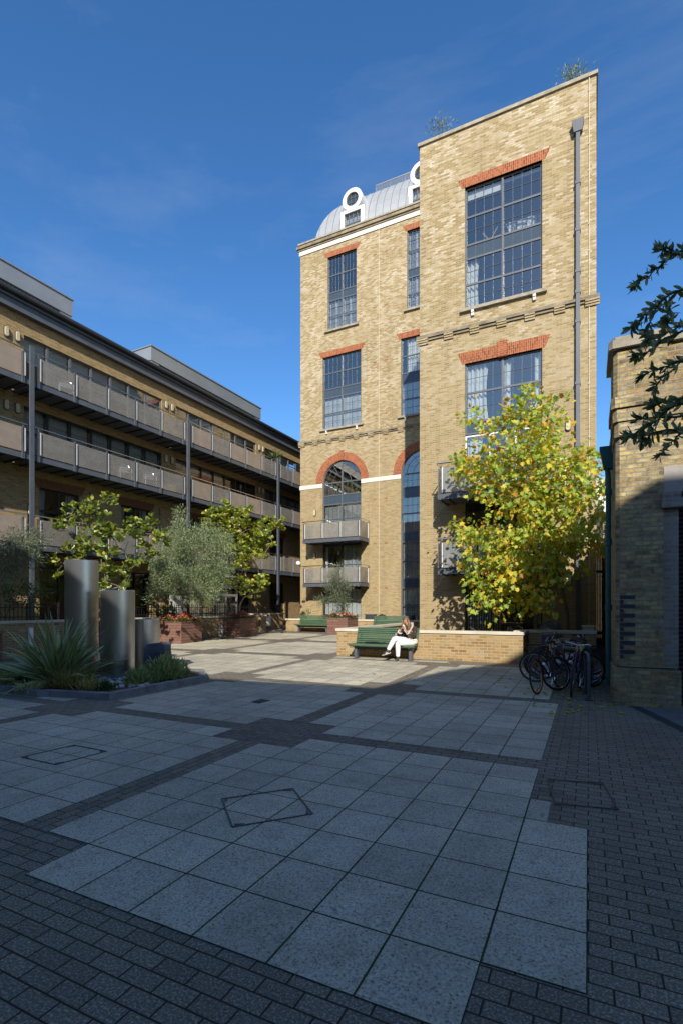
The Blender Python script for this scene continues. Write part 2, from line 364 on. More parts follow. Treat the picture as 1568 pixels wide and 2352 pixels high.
# window glass and balcony panels
def glass_mat(name, tint, lo, rough=.01, refl=(1.0, .92, .80)):
    t = NT(name); tr = t.new('ShaderNodeBsdfTransparent'); tr.inputs[0].default_value = (*tint, 1)
    gl = t.new('ShaderNodeBsdfGlossy'); gl.inputs['Color'].default_value = (*refl, 1); gl.inputs['Roughness'].default_value = rough
    fr = t.new('ShaderNodeLayerWeight'); fr.inputs['Blend'].default_value = .25
    f = t.math('MULTIPLY_ADD', fr.outputs['Fresnel'], .8, True)
    n = f.node; n.inputs[2].default_value = lo
    nz = t.noise(1.6, 2, .5, 'Object'); bp = t.new('ShaderNodeBump'); bp.inputs['Strength'].default_value = .06; bp.inputs['Distance'].default_value = .02; t.l.new(nz, bp.inputs['Height']); t.l.new(bp.outputs[0], gl.inputs['Normal'])
    mxs = t.new('ShaderNodeMixShader'); t.l.new(f, mxs.inputs[0]); t.l.new(tr.outputs[0], mxs.inputs[1]); t.l.new(gl.outputs[0], mxs.inputs[2])
    t.l.new(mxs.outputs[0], t.out.inputs['Surface']); return t.m
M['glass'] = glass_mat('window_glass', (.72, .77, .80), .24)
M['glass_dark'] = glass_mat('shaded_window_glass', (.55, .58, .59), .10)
def panel_mat(name, c, tr=.3, rough=.25):
    t = NT(name); n = t.noise(2.5, 5, .6); cc = t.mix(.6, c, t.ramp(n, [(.3, (.72, .72, .72)), (.7, (1.15, 1.12, 1.1))]), 'MULTIPLY')
    t.base(cc).rough(rough); a = t.new('ShaderNodeBsdfTransparent'); a.inputs[0].default_value = (.9, .9, .88, 1)
    mxs = t.new('ShaderNodeMixShader'); mxs.inputs[0].default_value = tr
    tl = t.new('ShaderNodeBsdfTranslucent'); t.l.new(cc, tl.inputs[0]); m3 = t.new('ShaderNodeMixShader'); m3.inputs[0].default_value = .25
    t.l.new(t.p.outputs[0], m3.inputs[1]); t.l.new(tl.outputs[0], m3.inputs[2])
    t.l.new(m3.outputs[0], mxs.inputs[1]); t.l.new(a.outputs[0], mxs.inputs[2]); t.l.new(mxs.outputs[0], t.out.inputs['Surface']); return t.m
M['panel_tan'] = panel_mat('tan_tinted_panel', (.42, .35, .29), .28)
M['panel_grey'] = panel_mat('grey_tinted_panel', (.35, .335, .31), .5)
M['panel_mesh'] = panel_mat('perforated_grey_panel', (.33, .35, .36), .35)
# foliage
def leaf_mat(name, stops, rough=.5, trans=.35, spec=.4):
    t = NT(name); g = t.new('ShaderNodeNewGeometry'); c = t.ramp(g.outputs['Random Per Island'], stops)
    t.base(c).rough(rough, spec=spec); tl = t.new('ShaderNodeBsdfTranslucent'); t.l.new(t.mix(1.0, c, (1.25, 1.2, .6), 'MULTIPLY'), tl.inputs[0])
    m3 = t.new('ShaderNodeMixShader'); m3.inputs[0].default_value = trans
    t.l.new(t.p.outputs[0], m3.inputs[1]); t.l.new(tl.outputs[0], m3.inputs[2]); t.l.new(m3.outputs[0], t.out.inputs['Surface']); return t.m
M['leaf_tulip'] = leaf_mat('yellow_green_autumn_leaf', [(0, (.19, .31, .055)), (.35, (.36, .48, .08)), (.6, (.53, .56, .085)), (.8, (.72, .58, .07)), (.93, (.66, .38, .05)), (1, (.40, .17, .03))], .45, .5)
M['leaf_magnolia'] = leaf_mat('glossy_magnolia_leaf', [(0, (.10, .17, .03)), (.4, (.20, .27, .035)), (.7, (.33, .37, .05)), (.92, (.48, .46, .07)), (1, (.58, .40, .05))], .34, .4, .6)
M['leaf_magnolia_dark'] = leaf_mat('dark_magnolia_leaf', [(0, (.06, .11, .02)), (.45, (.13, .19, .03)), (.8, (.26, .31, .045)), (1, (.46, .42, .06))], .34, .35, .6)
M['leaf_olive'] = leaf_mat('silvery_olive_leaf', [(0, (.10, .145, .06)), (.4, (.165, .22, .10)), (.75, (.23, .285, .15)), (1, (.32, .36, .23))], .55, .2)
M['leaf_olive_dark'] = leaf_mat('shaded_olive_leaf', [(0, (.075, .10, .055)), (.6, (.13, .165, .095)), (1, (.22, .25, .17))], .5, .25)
M['leaf_olive_near'] = leaf_mat('dark_olive_leaf', [(0, (.10, .14, .07)), (.6, (.18, .23, .13)), (1, (.38, .43, .33))], .4, .45)
M['leaf_small'] = leaf_mat('small_green_leaf', [(0, (.05, .08, .018)), (.5, (.09, .13, .03)), (1, (.16, .19, .05))], .5, .3)
M['leaf_ivy'] = leaf_mat('dark_shrub_leaf', [(0, (.035, .065, .02)), (.6, (.075, .12, .035)), (1, (.14, .19, .06))], .5, .25)
M['leaf_laven'] = leaf_mat('olive_green_shrub_leaf', [(0, (.17, .22, .07)), (.6, (.30, .37, .14)), (1, (.46, .50, .24))], .5, .25)
M['grass_straw'] = leaf_mat('straw_green_grass', [(0, (.18, .19, .05)), (.5, (.34, .31, .10)), (1, (.50, .42, .18))], .6, .3)
M['flax'] = leaf_mat('striped_flax_leaf', [(0, (.035, .055, .025)), (.5, (.065, .09, .04)), (.8, (.12, .14, .06)), (1, (.24, .24, .10))], .4, .2)
M['flower_red'] = leaf_mat('red_petal', [(0, (.50, .03, .015)), (.7, (.62, .06, .02)), (1, (.60, .22, .12))], .5, .3)
M['flower_pink'] = leaf_mat('magenta_petal', [(0, (.26, .05, .13)), (.6, (.40, .08, .20)), (1, (.50, .22, .32))], .5, .3)
M['flower_white'] = leaf_mat('white_petal', [(0, (.6, .55, .5)), (.6, (.75, .72, .68)), (1, (.62, .30, .25))], .5, .3)

# ------------------------------------------------------------ ground, pavers, slabs
ys = [-80, 9.6, 26.5, 160]
mb = MB()
for i in range(3):
    y0, y1 = ys[i], ys[i + 1]
    mb.poly([(-160, y0, gz(y0)), (160, y0, gz(y0)), (160, y1, gz(y1)), (-160, y1, gz(y1))])
tag(mb.build('ground', M['paver']), kind='structure')
YB = [(1.965, 5.565), (5.865, 9.44), (9.76, 13.95), (14.5, 18.9), (19.6, 23.6)]
XB = [(-3.603, -.003), (-7.5, -3.9), (-11.85, -7.8), (-15.8, -12.25), (-20.0, -16.2)]
mb = MB(); LIFT = .004
def slab_cell(mb, a, b, i0, i1, j0, j1, cut=None):
    x0, x1 = XB[a]; y0, y1 = YB[b]; f = lambda j: x0 + (x1 - x0) * j / 8; g = lambda i: y0 + (y1 - y0) * i / 8
    q = [(j0, i0), (j1, i0), (j1, i1), (j0, i1)]
    mb.poly([(f(j), g(i), gz(g(i)) + LIFT) for j, i in q], [(j + 8 * a, i + 8 * b) for j, i in q])
for a in range(5):
    for b in range(5):
        if a == 0:
            if b == 0: cells = [(0, 1, 1, 7), (1, 5, 0, 8), (5, 6, 0, 7), (5, 6, 7, 7.37), (6, 7, 0, 7), (7, 8, 1, 7)]
            elif b == 1: cells = [(0, 1, 1, 7), (1, 7, 0, 7), (7, 8, 1, 7)]
            elif b == 2: cells = [(0, 1, 1, 6.6), (1, 7, 0, 6.6), (7, 8, 1, 6.6)]
            else: continue
        else:
            if b >= 3 and a == 1: continue
            cells = [(0, 1, 1, 7), (1, 7, 0, 8), (7, 8, 1, 7)]
        for c in cells: slab_cell(mb, a, b, *c)
# the thin row of slabs under the near bench
for k in range(8):
    x0 = -7.2 + k * .45
    mb.poly([(x0, 14.16, gz(14.16) + LIFT), (x0 + .45, 14.16, gz(14.16) + LIFT), (x0 + .45, 14.5, gz(14.5) + LIFT), (x0, 14.5, gz(14.5) + LIFT)], [(k, 50), (k + 1, 50), (k + 1, 50.75), (k, 50.75)])
tag(mb.build('paving_slabs', M['slab']), kind='structure')
mb = MB()
for a in range(4):
    x0 = XB[a + 1][1]; x1 = XB[a][0]
    for b in range(5):
        y0 = YB[b][0] + .45 * (YB[b][1] - YB[b][0]) / 3.6; y1 = YB[b][1] - .45 * (YB[b][1] - YB[b][0]) / 3.6
        if (a == 0 and b > 2): continue
        mb.poly([(x0, y0, gz(y0) + .003), (x1, y0, gz(y0) + .003), (x1, y1, gz(y1) + .003), (x0, y1, gz(y1) + .003)], [(x0 - x0, y0), (x1 - x0, y0), (x1 - x0, y1), (x0 - x0, y1)])
tag(mb.build('paver_strips', M['paver_turn']), kind='structure')
# the lane beside the old pier: pale gravel tarmac behind a dark edging strip
p0, p1 = onG(1450, 1625), onG(1568, 1683)
mb = MB()
dl = (p1 - p0); n = Vector((-dl.y, dl.x, 0)).normalized()
a, b2 = p0 - dl * .12, p1 + dl * 3
mb.poly([a + Vector((0, 0, .004)), b2 + Vector((0, 0, .004)), b2 + n * .16 + Vector((0, 0, .004)), a + n * .16 + Vector((0, 0, .004))])
tag(mb.build('road_edging', noisy('dark_edging_brick', (.02, .02, .022), (.045, .045, .048), 4, .8)), kind='structure')
mb = MB(); q0 = a + n * .16; q1 = b2 + n * .16
mb.poly([q0 + Vector((0, 0, .004)), q1 + Vector((0, 0, .004)), Vector((12, q1.y, .004)), Vector((12, 12, .004)), Vector((q0.x, 12, .004))])
tag(mb.build('road', noisy('grey_gravel_road', (.10, .095, .09), (.17, .165, .155), 3, .95, 70, .6)), kind='structure')
# inspection covers and the drain
def cover(name, label, pts, mat, w=.012, ins=True):
    P = [onG(*p) for p in pts]; c = sum(P, Vector()) / 4
    t = thing(name, label, 'manhole cover' if ins else 'drain', c)
    m = MB()
    for i in range(4):
        a, b = P[i], P[(i + 1) % 4]; d = (b - a).normalized(); z = Vector((0, 0, LIFT + .005))
        m.bar(a - d * w / 2 + z, b + d * w / 2 + z, w, .006)
    m.build('frame', M['lead'], t)
    k = MB()
    for i in range(4):
        a = P[i]; e = (P[(i + 1) % 4] - a).normalized(); f = (P[i - 1] - a).normalized(); z = Vector((0, 0, LIFT + .004))
        k.prism([a + e * .02 + f * .02 + z, a + e * .10 + f * .02 + z, a + e * .02 + f * .05 + z], (0, 0, .004))
    k.build('corner_plate', M['lead'], t)
    return t, P
S4 = 2500 / 1568 * .5
def reg1(x, y, ox=0): return ((ox + x * .7972) / 1.59439, (2500 + y * .7972) / 1.59439)
cover('manhole_cover', 'square recessed manhole cover framed in dark metal, in the nearest slab panel', [reg1(1020, 538), reg1(1068, 668), reg1(1435, 607), reg1(1345, 490)], None)
cover('manhole_cover', 'square recessed manhole cover in the slabs at the left edge below the planting bed', [reg1(100, 345), reg1(258, 380), reg1(490, 318), reg1(340, 290)], None)
cover('manhole_cover', 'recessed manhole cover set in the dark brick pavers at the right', [reg1(945, 448, 1250), reg1(980, 560, 1250), reg1(1268, 585, 1250), reg1(1200, 465, 1250)], None)
P = [onG(*reg1(x, y)) for x, y in ((1155, 90), (1193, 97), (1243, 84), (1200, 77))]; c = sum(P, Vector()) / 4
t = thing('drain_grate', 'small dark square drain grate in the slabs', 'drain', c)
m = MB(); m.prism([p + Vector((0, 0, LIFT + .002)) for p in P], (0, 0, .004)); m.build('grate', M['lead'], t)
m = MB()
for k in range(5):
    f = (k + .5) / 5; m.bar(P[0].lerp(P[1], f) + Vector((0, 0, LIFT + .008)), P[3].lerp(P[2], f) + Vector((0, 0, LIFT + .008)), .02, .006)
m.build('grate_bar', M['steel_dark'], t)
# ------------------------------------------------------------ facade helpers
class Fr:
    """s runs along the facade, t out of it, z up."""
    def __init__(s, o, a, n): s.o = Vector(o); s.a = Vector(a); s.n = Vector(n)
    def P(s, q, t, z): return s.o + s.a * q + s.n * t + Vector((0, 0, z))
    def box(s, m, s0, s1, t0, t1, z0, z1):
        return m.hexa([s.P(s0, t0, z0), s.P(s1, t0, z0), s.P(s1, t1, z0), s.P(s0, t1, z0), s.P(s0, t0, z1), s.P(s1, t0, z1), s.P(s1, t1, z1), s.P(s0, t1, z1)])
    def quad(s, m, s0, s1, z0, z1, t=0.0, uv=None):
        return m.poly([s.P(s0, t, z0), s.P(s1, t, z0), s.P(s1, t, z1), s.P(s0, t, z1)], uv)
NARC = 20
def arc_pts(c, r, z): return [(c - r * math.cos(math.pi * k / NARC), z + r * math.sin(math.pi * k / NARC)) for k in range(NARC + 1)]
def wall_front(m, fr, s0, s1, z0, z1, ops, rev=.16):
    """ops: (s0, s1, z0, z1, arch)"""
    ss = {s0, s1}; zs = {z0, z1}
    rects = []
    for a, b, c, d, ar in ops:
        top = d + ((b - a) / 2 if ar else 0); rects.append((a, b, c, top)); ss |= {a, b}; zs |= {c, top}
    ss = sorted(x for x in ss if s0 <= x <= s1); zs = sorted(x for x in zs if z0 <= x <= z1)
    for i in range(len(ss) - 1):
        for j in range(len(zs) - 1):
            cs, cz = (ss[i] + ss[i + 1]) / 2, (zs[j] + zs[j + 1]) / 2
            if any(a < cs < b and c < cz < d for a, b, c, d in rects): continue
            fr.quad(m, ss[i], ss[i + 1], zs[j], zs[j + 1])
    for a, b, c, d, ar in ops:
        path = [(a, c), (a, d)] if not ar else [(a, c)] + arc_pts((a + b) / 2, (b - a) / 2, d)
        path += [(b, d), (b, c)] if not ar else [(b, c)]
        for k in range(len(path) - 1):
            (p, q), (u, v) = path[k], path[k + 1]
            m.poly([fr.P(p, 0, q), fr.P(u, 0, v), fr.P(u, -rev, v), fr.P(p, -rev, q)])
        m.poly([fr.P(a, 0, c), fr.P(b, 0, c), fr.P(b, -rev, c), fr.P(a, -rev, c)])
        if ar:
            P = arc_pts((a + b) / 2, (b - a) / 2, d); top = d + (b - a) / 2
            for k in range(NARC):
                (p, q), (u, v) = P[k], P[k + 1]
                m.poly([fr.P(p, 0, q), fr.P(u, 0, v), fr.P(u, 0, top), fr.P(p, 0, top)])
def flat_arch(fr, bld, s0, s1, z, h, key=False, mat='brick_red'):
    m = MB(); e = .10; sp = .17; t = .006
    pts = [(s0 - e, z), (s1 + e, z), (s1 + e + sp, z + h), (s0 - e - sp, z + h)]
    f = [fr.P(p, t, q) for p, q in pts]; b = [fr.P(p, -.1, q) for p, q in pts]
    m.poly(f, [(q, p) for p, q in pts])
    for k in range(4):
        m.poly([f[k], f[(k + 1) % 4], b[(k + 1) % 4], b[k]])
    if key:
        c = (s0 + s1) / 2; fr.box(m, c - .17, c + .17, -.05, .05, z - .02, z + h + .13)
    o = m.build('flat_arch', M[mat], bld, recalc=False); return o
def round_arch(fr, bld, s0, s1, z, th, key=True):
    m = MB(); c = (s0 + s1) / 2; r = (s1 - s0) / 2; t = .006; n = 40
    def pt(rr, k): a = math.pi * k / n; return c - rr * math.cos(a), z + rr * math.sin(a)
    for k in range(n):
        q = [pt(r, k), pt(r, k + 1), pt(r + th, k + 1), pt(r + th, k)]
        a0, a1 = math.pi * k / n * (r + th / 2), math.pi * (k + 1) / n * (r + th / 2)
        m.poly([fr.P(p, t, w) for p, w in q], [(0, a0), (0, a1), (th, a1), (th, a0)])
        m.poly([fr.P(*((q[3][0], t, q[3][1]))), fr.P(q[2][0], t, q[2][1]), fr.P(q[2][0], -.05, q[2][1]), fr.P(q[3][0], -.05, q[3][1])])
        m.poly([fr.P(q[0][0], t, q[0][1]), fr.P(q[1][0], t, q[1][1]), fr.P(q[1][0], -.16, q[1][1]), fr.P(q[0][0], -.16, q[0][1])])
    if key: fr.box(m, c - .16, c + .16, -.05, .035, z + r + .02, z + r + th + .12)
    m.build('round_arch', M['brick_red'], bld, recalc=False)

def drape(m, fr, s0, s1, z0, z1, t, amp=.045, fold=.16, tie=0.0):
    n = max(6, int((s1 - s0) / fold * 6)); ph = random.random() * 6
    rows = 5; b = len(m.v)
    for j in range(rows):
        z = z1 + (z0 - z1) * j / (rows - 1); sq = 1 - tie * (math.sin(math.pi * j / (rows - 1)) if tie else 0)
        for i in range(n + 1):
            s = s0 + (s1 - s0) * i / n * sq
            m.v.append(tuple(fr.P(s, t + amp * math.sin(ph + i * 1.05 + .6 * math.sin(i * .37)), z)))
    for j in range(rows - 1):
        for i in range(n):
            m.f.append([b + j * (n + 1) + i, b + j * (n + 1) + i + 1, b + (j + 1) * (n + 1) + i + 1, b + (j + 1) * (n + 1) + i])
def window(bld, fr, s0, s1, rows, cols=2, arch=False, rec=.10, fm='frame_grey', content=(), bars=(4, 2), glass='glass', name='window', label=None, skip_bars=(), fw=.055, mull=.07):
    """rows: bottom to top (z0, z1, 'p' pane | 's' panel | 'd' door pane)"""
    m = MB(); gb = MB(); t0, t1 = -rec - .05, -rec
    zb, zt = rows[0][0], rows[-1][1]; w = (s1 - s0) / cols; r = (s1 - s0) / 2; c = (s0 + s1) / 2
    fr.box(m, s0, s0 + fw, t0, t1, zb, zt); fr.box(m, s1 - fw, s1, t0, t1, zb, zt)
    for k in range(1, cols): fr.box(m, s0 + k * w - mull / 2, s0 + k * w + mull / 2, t0 - .002, t1 + .012, zb + .01, zt + (r - .05 if arch and cols == 2 else -.01))
    edges = [(s0 + k * w + (fw if k == 0 else mull / 2), s0 + (k + 1) * w - (fw if k == cols - 1 else mull / 2)) for k in range(cols)]
    for i, (a, b, ty) in enumerate(rows):
        for e0, e1 in edges:
            if i == 0: fr.box(m, e0, e1, t0, t1 - .002, a, a + fw)
            if not (arch and i == len(rows) - 1): fr.box(m, e0, e1, t0, t1 - .002, b - (.035 if i < len(rows) - 1 else fw), b + (.035 if i < len(rows) - 1 else 0))
            elif arch: fr.box(m, e0, e1, t0, t1 - .002, b - .035, b + .035)
            if ty in 'pd' and i not in skip_bars:
                nx, nz = bars
                for q in range(1, nx): x = e0 + (e1 - e0) * q / nx; fr.box(gb, x - .006, x + .006, t0 + .012, t1 - .014, a + .03, b - .03)
                for q in range(1, nz): z = a + (b - a) * q / nz; fr.box(gb, e0, e1, t0 + .013, t1 - .015, z - .006, z + .006)
            elif ty == 's':
                for q in range(1, bars[0]): x = e0 + (e1 - e0) * q / bars[0]; fr.box(gb, x - .006, x + .006, t0 + .012, t1 - .02, a + .03, b - .03)
    if arch:
        P = arc_pts(c, r, zt); Q = arc_pts(c, r - fw, zt)
        for k in range(NARC):
            a = [P[k], P[k + 1], Q[k + 1], Q[k]]
            m.hexa([fr.P(x, t0, z) for x, z in a] + [fr.P(x, t1, z) for x, z in a])
        for rr in (.45, .75):
            q = arc_pts(c, r * rr, zt + .03)
            for k in range(NARC): m.bar(fr.P(q[k][0], t0 + .03, q[k][1]), fr.P(q[k + 1][0], t0 + .03, q[k + 1][1]), .016, .016)
        for a in (30, 60, 120, 150):
            x, z = math.cos(R(a)), math.sin(R(a))
            m.bar(fr.P(c + .45 * r * x, t0 + .028, zt + .03 + .45 * r * z), fr.P(c + (r - .05) * x, t0 + .028, zt + (r - .05) * z), .016, .016)
    f = m.build(name, M[fm], bld)
    if gb.f: gb.build('glazing_bars', M['bar_tint' if fm == 'frame_grey' else fm], f)
    if label: f['label'] = label
    g = MB()
    for i, (a, b, ty) in enumerate(rows):
        for k in range(cols):
            pn = MB()
            (pn if ty == 's' else g).poly([fr.P(s0 + k * w + .01, t0 + .02, a + .005), fr.P(s0 + (k + 1) * w - .01, t0 + .02, a + .005), fr.P(s0 + (k + 1) * w - .01, t0 + .02, b - .005), fr.P(s0 + k * w + .01, t0 + .02, b - .005)])
            if pn.f: pn.build('spandrel_panel', M['spandrel'], f, recalc=False)
    if arch:
        P = arc_pts(c, r - .02, zt + .004); g.poly([fr.P(x, t0 + .02, z) for x, z in P])
    g.build('pane', M[glass], f, recalc=False)
    cm = MB(); sm = MB(); bm2 = MB()
    for item in content:
        k, i0, i1, ty = item[:4]; e0, e1 = edges[k]; a, b = rows[i0][0], rows[i1][1]
        if arch and i1 == len(rows) - 1 and ty in ('shutter', 'blind'): pass
        ti = t0 - .10
        if ty == 'drape': drape(cm, fr, e0, e1, a, b, ti - .05)
        elif ty == 'drape_l': drape(cm, fr, e0, e0 + (e1 - e0) * (item[4] if len(item) > 4 else .3), a, b, ti - .05, tie=.12)
        elif ty == 'drape_r': drape(cm, fr, e1 - (e1 - e0) * (item[4] if len(item) > 4 else .3), e1, a, b, ti - .05)
        elif ty == 'vblind':
            x = e0
            while x < e1: fr.box(bm2, x, x + .05, ti - .03, ti, a + .03, b - .03); x += .088
        elif ty == 'shutter':
            h = (e1 - e0) / 2
            for q in range(2):
                x0, x1 = e0 + q * h + .01, e0 + (q + 1) * h - .01
                fr.box(sm, x0, x0 + .05, ti - .03, ti, a + .02, b - .02); fr.box(sm, x1 - .05, x1, ti - .03, ti, a + .02, b - .02)
                fr.box(sm, x0 + .05, x1 - .05, ti - .03, ti, a + .02, a + .07); fr.box(sm, x0 + .05, x1 - .05, ti - .03, ti, b - .07, b - .02)
                z = a + .09
                while z < b - .09:
                    sm.poly([fr.P(x0 + .05, ti, z), fr.P(x1 - .05, ti, z), fr.P(x1 - .05, ti - .035, z + .05), fr.P(x0 + .05, ti - .035, z + .05)]); z += .068
        elif ty == 'hblind':
            z = a + .04
            while z < b - .03: fr.box(bm2, e0 + .01, e1 - .01, ti - .02, ti, z, z + .022); z += .05
        elif ty == 'blind':
            h = item[4] if len(item) > 4 else .5; fr.box(bm2, e0 + .01, e1 - .01, ti - .01, ti, b - (b - a) * h, b - .01)
    if cm.f: cm.build('curtain', M['fabric_white'], f, smooth=True, recalc=False)
    if sm.f: sm.build('shutter', M['white_paint'], f, recalc=False)
    if bm2.f: bm2.build('blind', M['fabric_white'], f)
    return f
def sill(bld, fr, s0, s1, z, br=True, h=.11):
    m = MB(); fr.box(m, s0 - .16, s1 + .16, -.1, .13, z - h, z)
    o = m.build('window_sill', M['concrete'], bld)
    if br:
        k = MB()
        for s in (s0 + .25, s1 - .3):
            fr.box(k, s, s + .1, 0, .09, z - h - .2, z - h - .001); fr.box(k, s + .001, s + .099, .09, .12, z - h - .09, z - h - .002)
        k.build('sill_bracket', M['white_paint'], o)
def bulkhead(bld, fr, s, z):
    m = MB(); b = len(m.v)
    pr = []
    for k in range(20):
        a = 2 * math.pi * k / 20; x = .085 * math.cos(a); zz = .085 * math.sin(a) + (.11 if math.sin(a) > 0 else -.11); pr.append((x, zz))
    m.prism([fr.P(s + x * 1.12, 0, z + q * 1.06) for x, q in pr], fr.n * .04)
    o = m.build('wall_light', M['lead'], bld)
    g = MB(); g.prism([fr.P(s + x * .92, .04, z + q * .93) for x, q in pr], fr.n * .05); g.build('lamp_cover', M['lamp_glass'], o, bevel=.02)
def corbel_course(bld, fr, s0, s1, z, h=.34, sp=.92, mat='brick_tower', ends=True):
    m = MB(); e = .10 if ends else 0
    fr.box(m, s0 - e, s1 + e, 0, .12, z - .11, z); fr.box(m, s0 - e * .4, s1 + e * .4, 0, .06, z - .2, z - .112)
    o = m.build('string_course', M['cornice'], bld)
    n = int((s1 - s0) / sp)
    for i in range(n + 1):
        k = MB(); s = s0 + (s1 - s0 - .34) * i / n
        for q in range(3): fr.box(k, s + (0 if i else -e), s + .34 + (e if i == n else 0), 0.001, .115 - .03 * q, z - .112 - .075 * (q + 1) + .012, z - .112 - .075 * q)
        k.build('corbel', M[mat], o)
def balcony(bld, fr, s0, s1, dep, zd, zr, posts, gl, side=True, side_l=True, label=None, deckmat='steel_grey', gap=.12, ext=0.0):
    m = MB(); h = .19; s0 -= ext; s1 += ext
    fr.box(m, s0, s1, dep - .06, dep, zd, zd + h)
    if side:
        fr.box(m, s1 - .06, s1, 0, dep - .061, zd, zd + h)
    if side_l: fr.box(m, s0, s0 + .06, 0, dep - .061, zd, zd + h)
    fr.box(m, s0 + .061, s1 - .061, .002, dep - .062, zd + .04, zd + .08)
    o = m.build('balcony', M[deckmat], bld)
    if label: o['label'] = label
    d = MB(); s = s0 + .07
    while s < s1 - .1: fr.box(d, s, s + .09, .004, dep - .03, zd + h + .012, zd + h + .045); s += .105
    d.build('deck_boards', M['steel_dark'], o)
    j = MB(); s = s0 + .3
    while s < s1: fr.box(j, s, s + .06, .01, dep - .07, zd - .0, zd + .038); s += .6
    j.build('joist', M['steel_dark'], o)
    s0 += ext; s1 -= ext
    r = MB(); zc = zr - .03; tp = dep + .03
    pts = [fr.P(s0 - .02, tp, zc), fr.P(s1 + .02, tp, zc)]
    if side: pts = pts + [fr.P(s1 + .02, .05, zc)]
    if side_l: pts = [fr.P(s0 - .02, .05, zc)] + pts
    r.tube(pts, .026, 8); r.build('handrail', M['chrome'], o, smooth=True)
    def post(s, t, ax):
        k = MB(); q = fr.P(s, t, 0); nn = fr.n if ax == 'f' else fr.a
        for off in (-.03, .03):
            al = fr.a if ax == 'f' else fr.n
            c = q + al * off
            k.bar(c + Vector((0, 0, zd - .02)), c + Vector((0, 0, zr - .14)), .018, .055, nn)
        k.tube([q + Vector((0, 0, zr - .2)), q + Vector((0, 0, zr - .05))], .012, 6)
        k.bar(q + nn * .0 + Vector((0, 0, zd - .03)), q + Vector((0, 0, zd + .16)), .12, .03, nn)
        k.build('stanchion', M['steel_grey'], o)
        k = MB(); c = q + (fr.a if ax == 'f' else fr.n) * .055; c = c + nn * .012; k.bar(c + Vector((0, 0, zd + .24)), c + Vector((0, 0, zr - .18)), .035, .05, nn); k.build('clamp_rail', M['bright_rail'], o)
    n = len(posts)
    for s in posts: post(s, dep + .03, 'f')
    for k in range(n - 1):
        g = MB(); a, b = posts[k] + gap * .7, posts[k + 1] - gap * .45
        fr.box(g, a, b, dep + .02, dep + .03, zd + .23, zr - .16)
        g.build('glass_panel', M[gl[k % len(gl)]], o)
    if side:
        post(s1, .14, 's'); g = MB(); fr.box(g, s1 + .0, s1 + .01, .24, dep - .06, zd + .23, zr - .16); g.build('glass_panel', M[gl[0] if 'tan' not in gl[0] else 'panel_tan'], o)
    if side_l:
        g = MB(); fr.box(g, s0 - .01, s0, .10, dep - .06, zd + .23, zr - .16); g.build('glass_panel', M[gl[0]], o)
    return o

# ------------------------------------------------------------ the tower (nearer brick block)
YT = 19.0; XTL, XTR = -5.89, .245; TH = 19.55
tower = thing('brick_tower', 'tall yellow brick tower block nearest the camera, with the big gridded windows and grey downpipe', 'building', (XTL, YT, gz(YT)))
ft = Fr((0, YT, 0), (1, 0, 0), (0, -1, 0)); G0 = gz(YT)
wx0, wx1 = -4.15, -1.454
ops = [(wx0, wx1, 12.78, 17.35, False), (wx0, wx1, G0 + .1, 10.76, False)]
m = MB(); wall_front(m, ft, XTL, XTR, G0 - .5, TH, ops)
m.poly([(XTL, YT, -1), (XTL, YT + 10, -1), (XTL, YT + 10, TH), (XTL, YT, TH)]); m.poly([(XTR, YT, -1), (XTR, YT + 7.5, -1), (XTR, YT + 7.5, TH), (XTR, YT, TH)])
m.poly([(XTL, YT + 10, -1), (XTR, YT + 10, -1), (XTR, YT + 10, TH), (XTL, YT + 10, TH)])
m.poly([(XTR, YT + 7.5, -1), (XTR, YT + 10, -1), (XTR, YT + 10, TH), (XTR, YT + 7.5, TH)])
m.build('wall', M['brick_tower'], tower, recalc=False)
m = MB(); m.poly([(XTL + .02, YT + 3, 0), (XTR - .02, YT + 3, 0), (XTR - .02, YT + 3, TH), (XTL + .02, YT + 3, TH)])
for z in (2.75, 5.45, 8.2, 10.9, 12.6, 14.85, 17.5): m.box(XTL + .05, XTR - .05, YT + .2, YT + 2.99, z, z + .25)
m.build('interior', M['interior'], tower)
m = MB(); m.box(XTL - .06, XTR + .05, YT - .07, YT + .35, TH, TH + .12); m.box(XTL - .06, XTL + .3, YT + .352, YT + 10, TH + .001, TH + .119); m.box(XTR - .3, XTR + .05, YT + .352, YT + 10, TH + .001, TH + .119)
m.box(XTL + .31, XTR - .31, YT + .36, YT + 9.9, TH - .5, TH - .3); m.build('parapet_coping', M['concrete'], tower)
corbel_course(tower, ft, XTL, XTR, 12.14)
flat_arch(ft, tower, wx0, wx1, 17.35, .34); flat_arch(ft, tower, wx0, wx1, 10.76, .43, key=True)
sill(tower, ft, wx0, wx1, 12.78)
window(tower, ft, wx0, wx1, [(12.78, 13.74, 'p'), (13.74, 14.71, 'p'), (14.71, 15.23, 's'), (15.23, 16.27, 'p'), (16.27, 17.35, 'p')],
       content=[(0, 0, 1, 'drape_l', .32), (0, 4, 4, 'blind', .32), (1, 4, 4, 'blind', .14)], label='great upper gridded window with drying laundry')
window(tower, ft, wx0, wx1, [(8.12, 8.58, 's'), (8.58, 9.67, 'p'), (9.67, 10.76, 'p')], content=[(0, 1, 2, 'drape_l', .6), (1, 1, 2, 'drape_l', .2), (1, 1, 2, 'drape_r', .17)])
window(tower, ft, wx0, wx1, [(5.75, 8.08, 'd')], cols=3, fm='white_paint', content=[(0, 0, 0, 'drape_l', .7), (1, 0, 0, 'drape_r', .4)], bars=(1, 1), name='balcony_door')
window(tower, ft, wx0, wx1, [(3.08, 5.5, 'd')], fm='frame_black', bars=(4, 3), content=[(1, 0, 0, 'drape_l', .3)], glass='glass_dark', name='balcony_door')
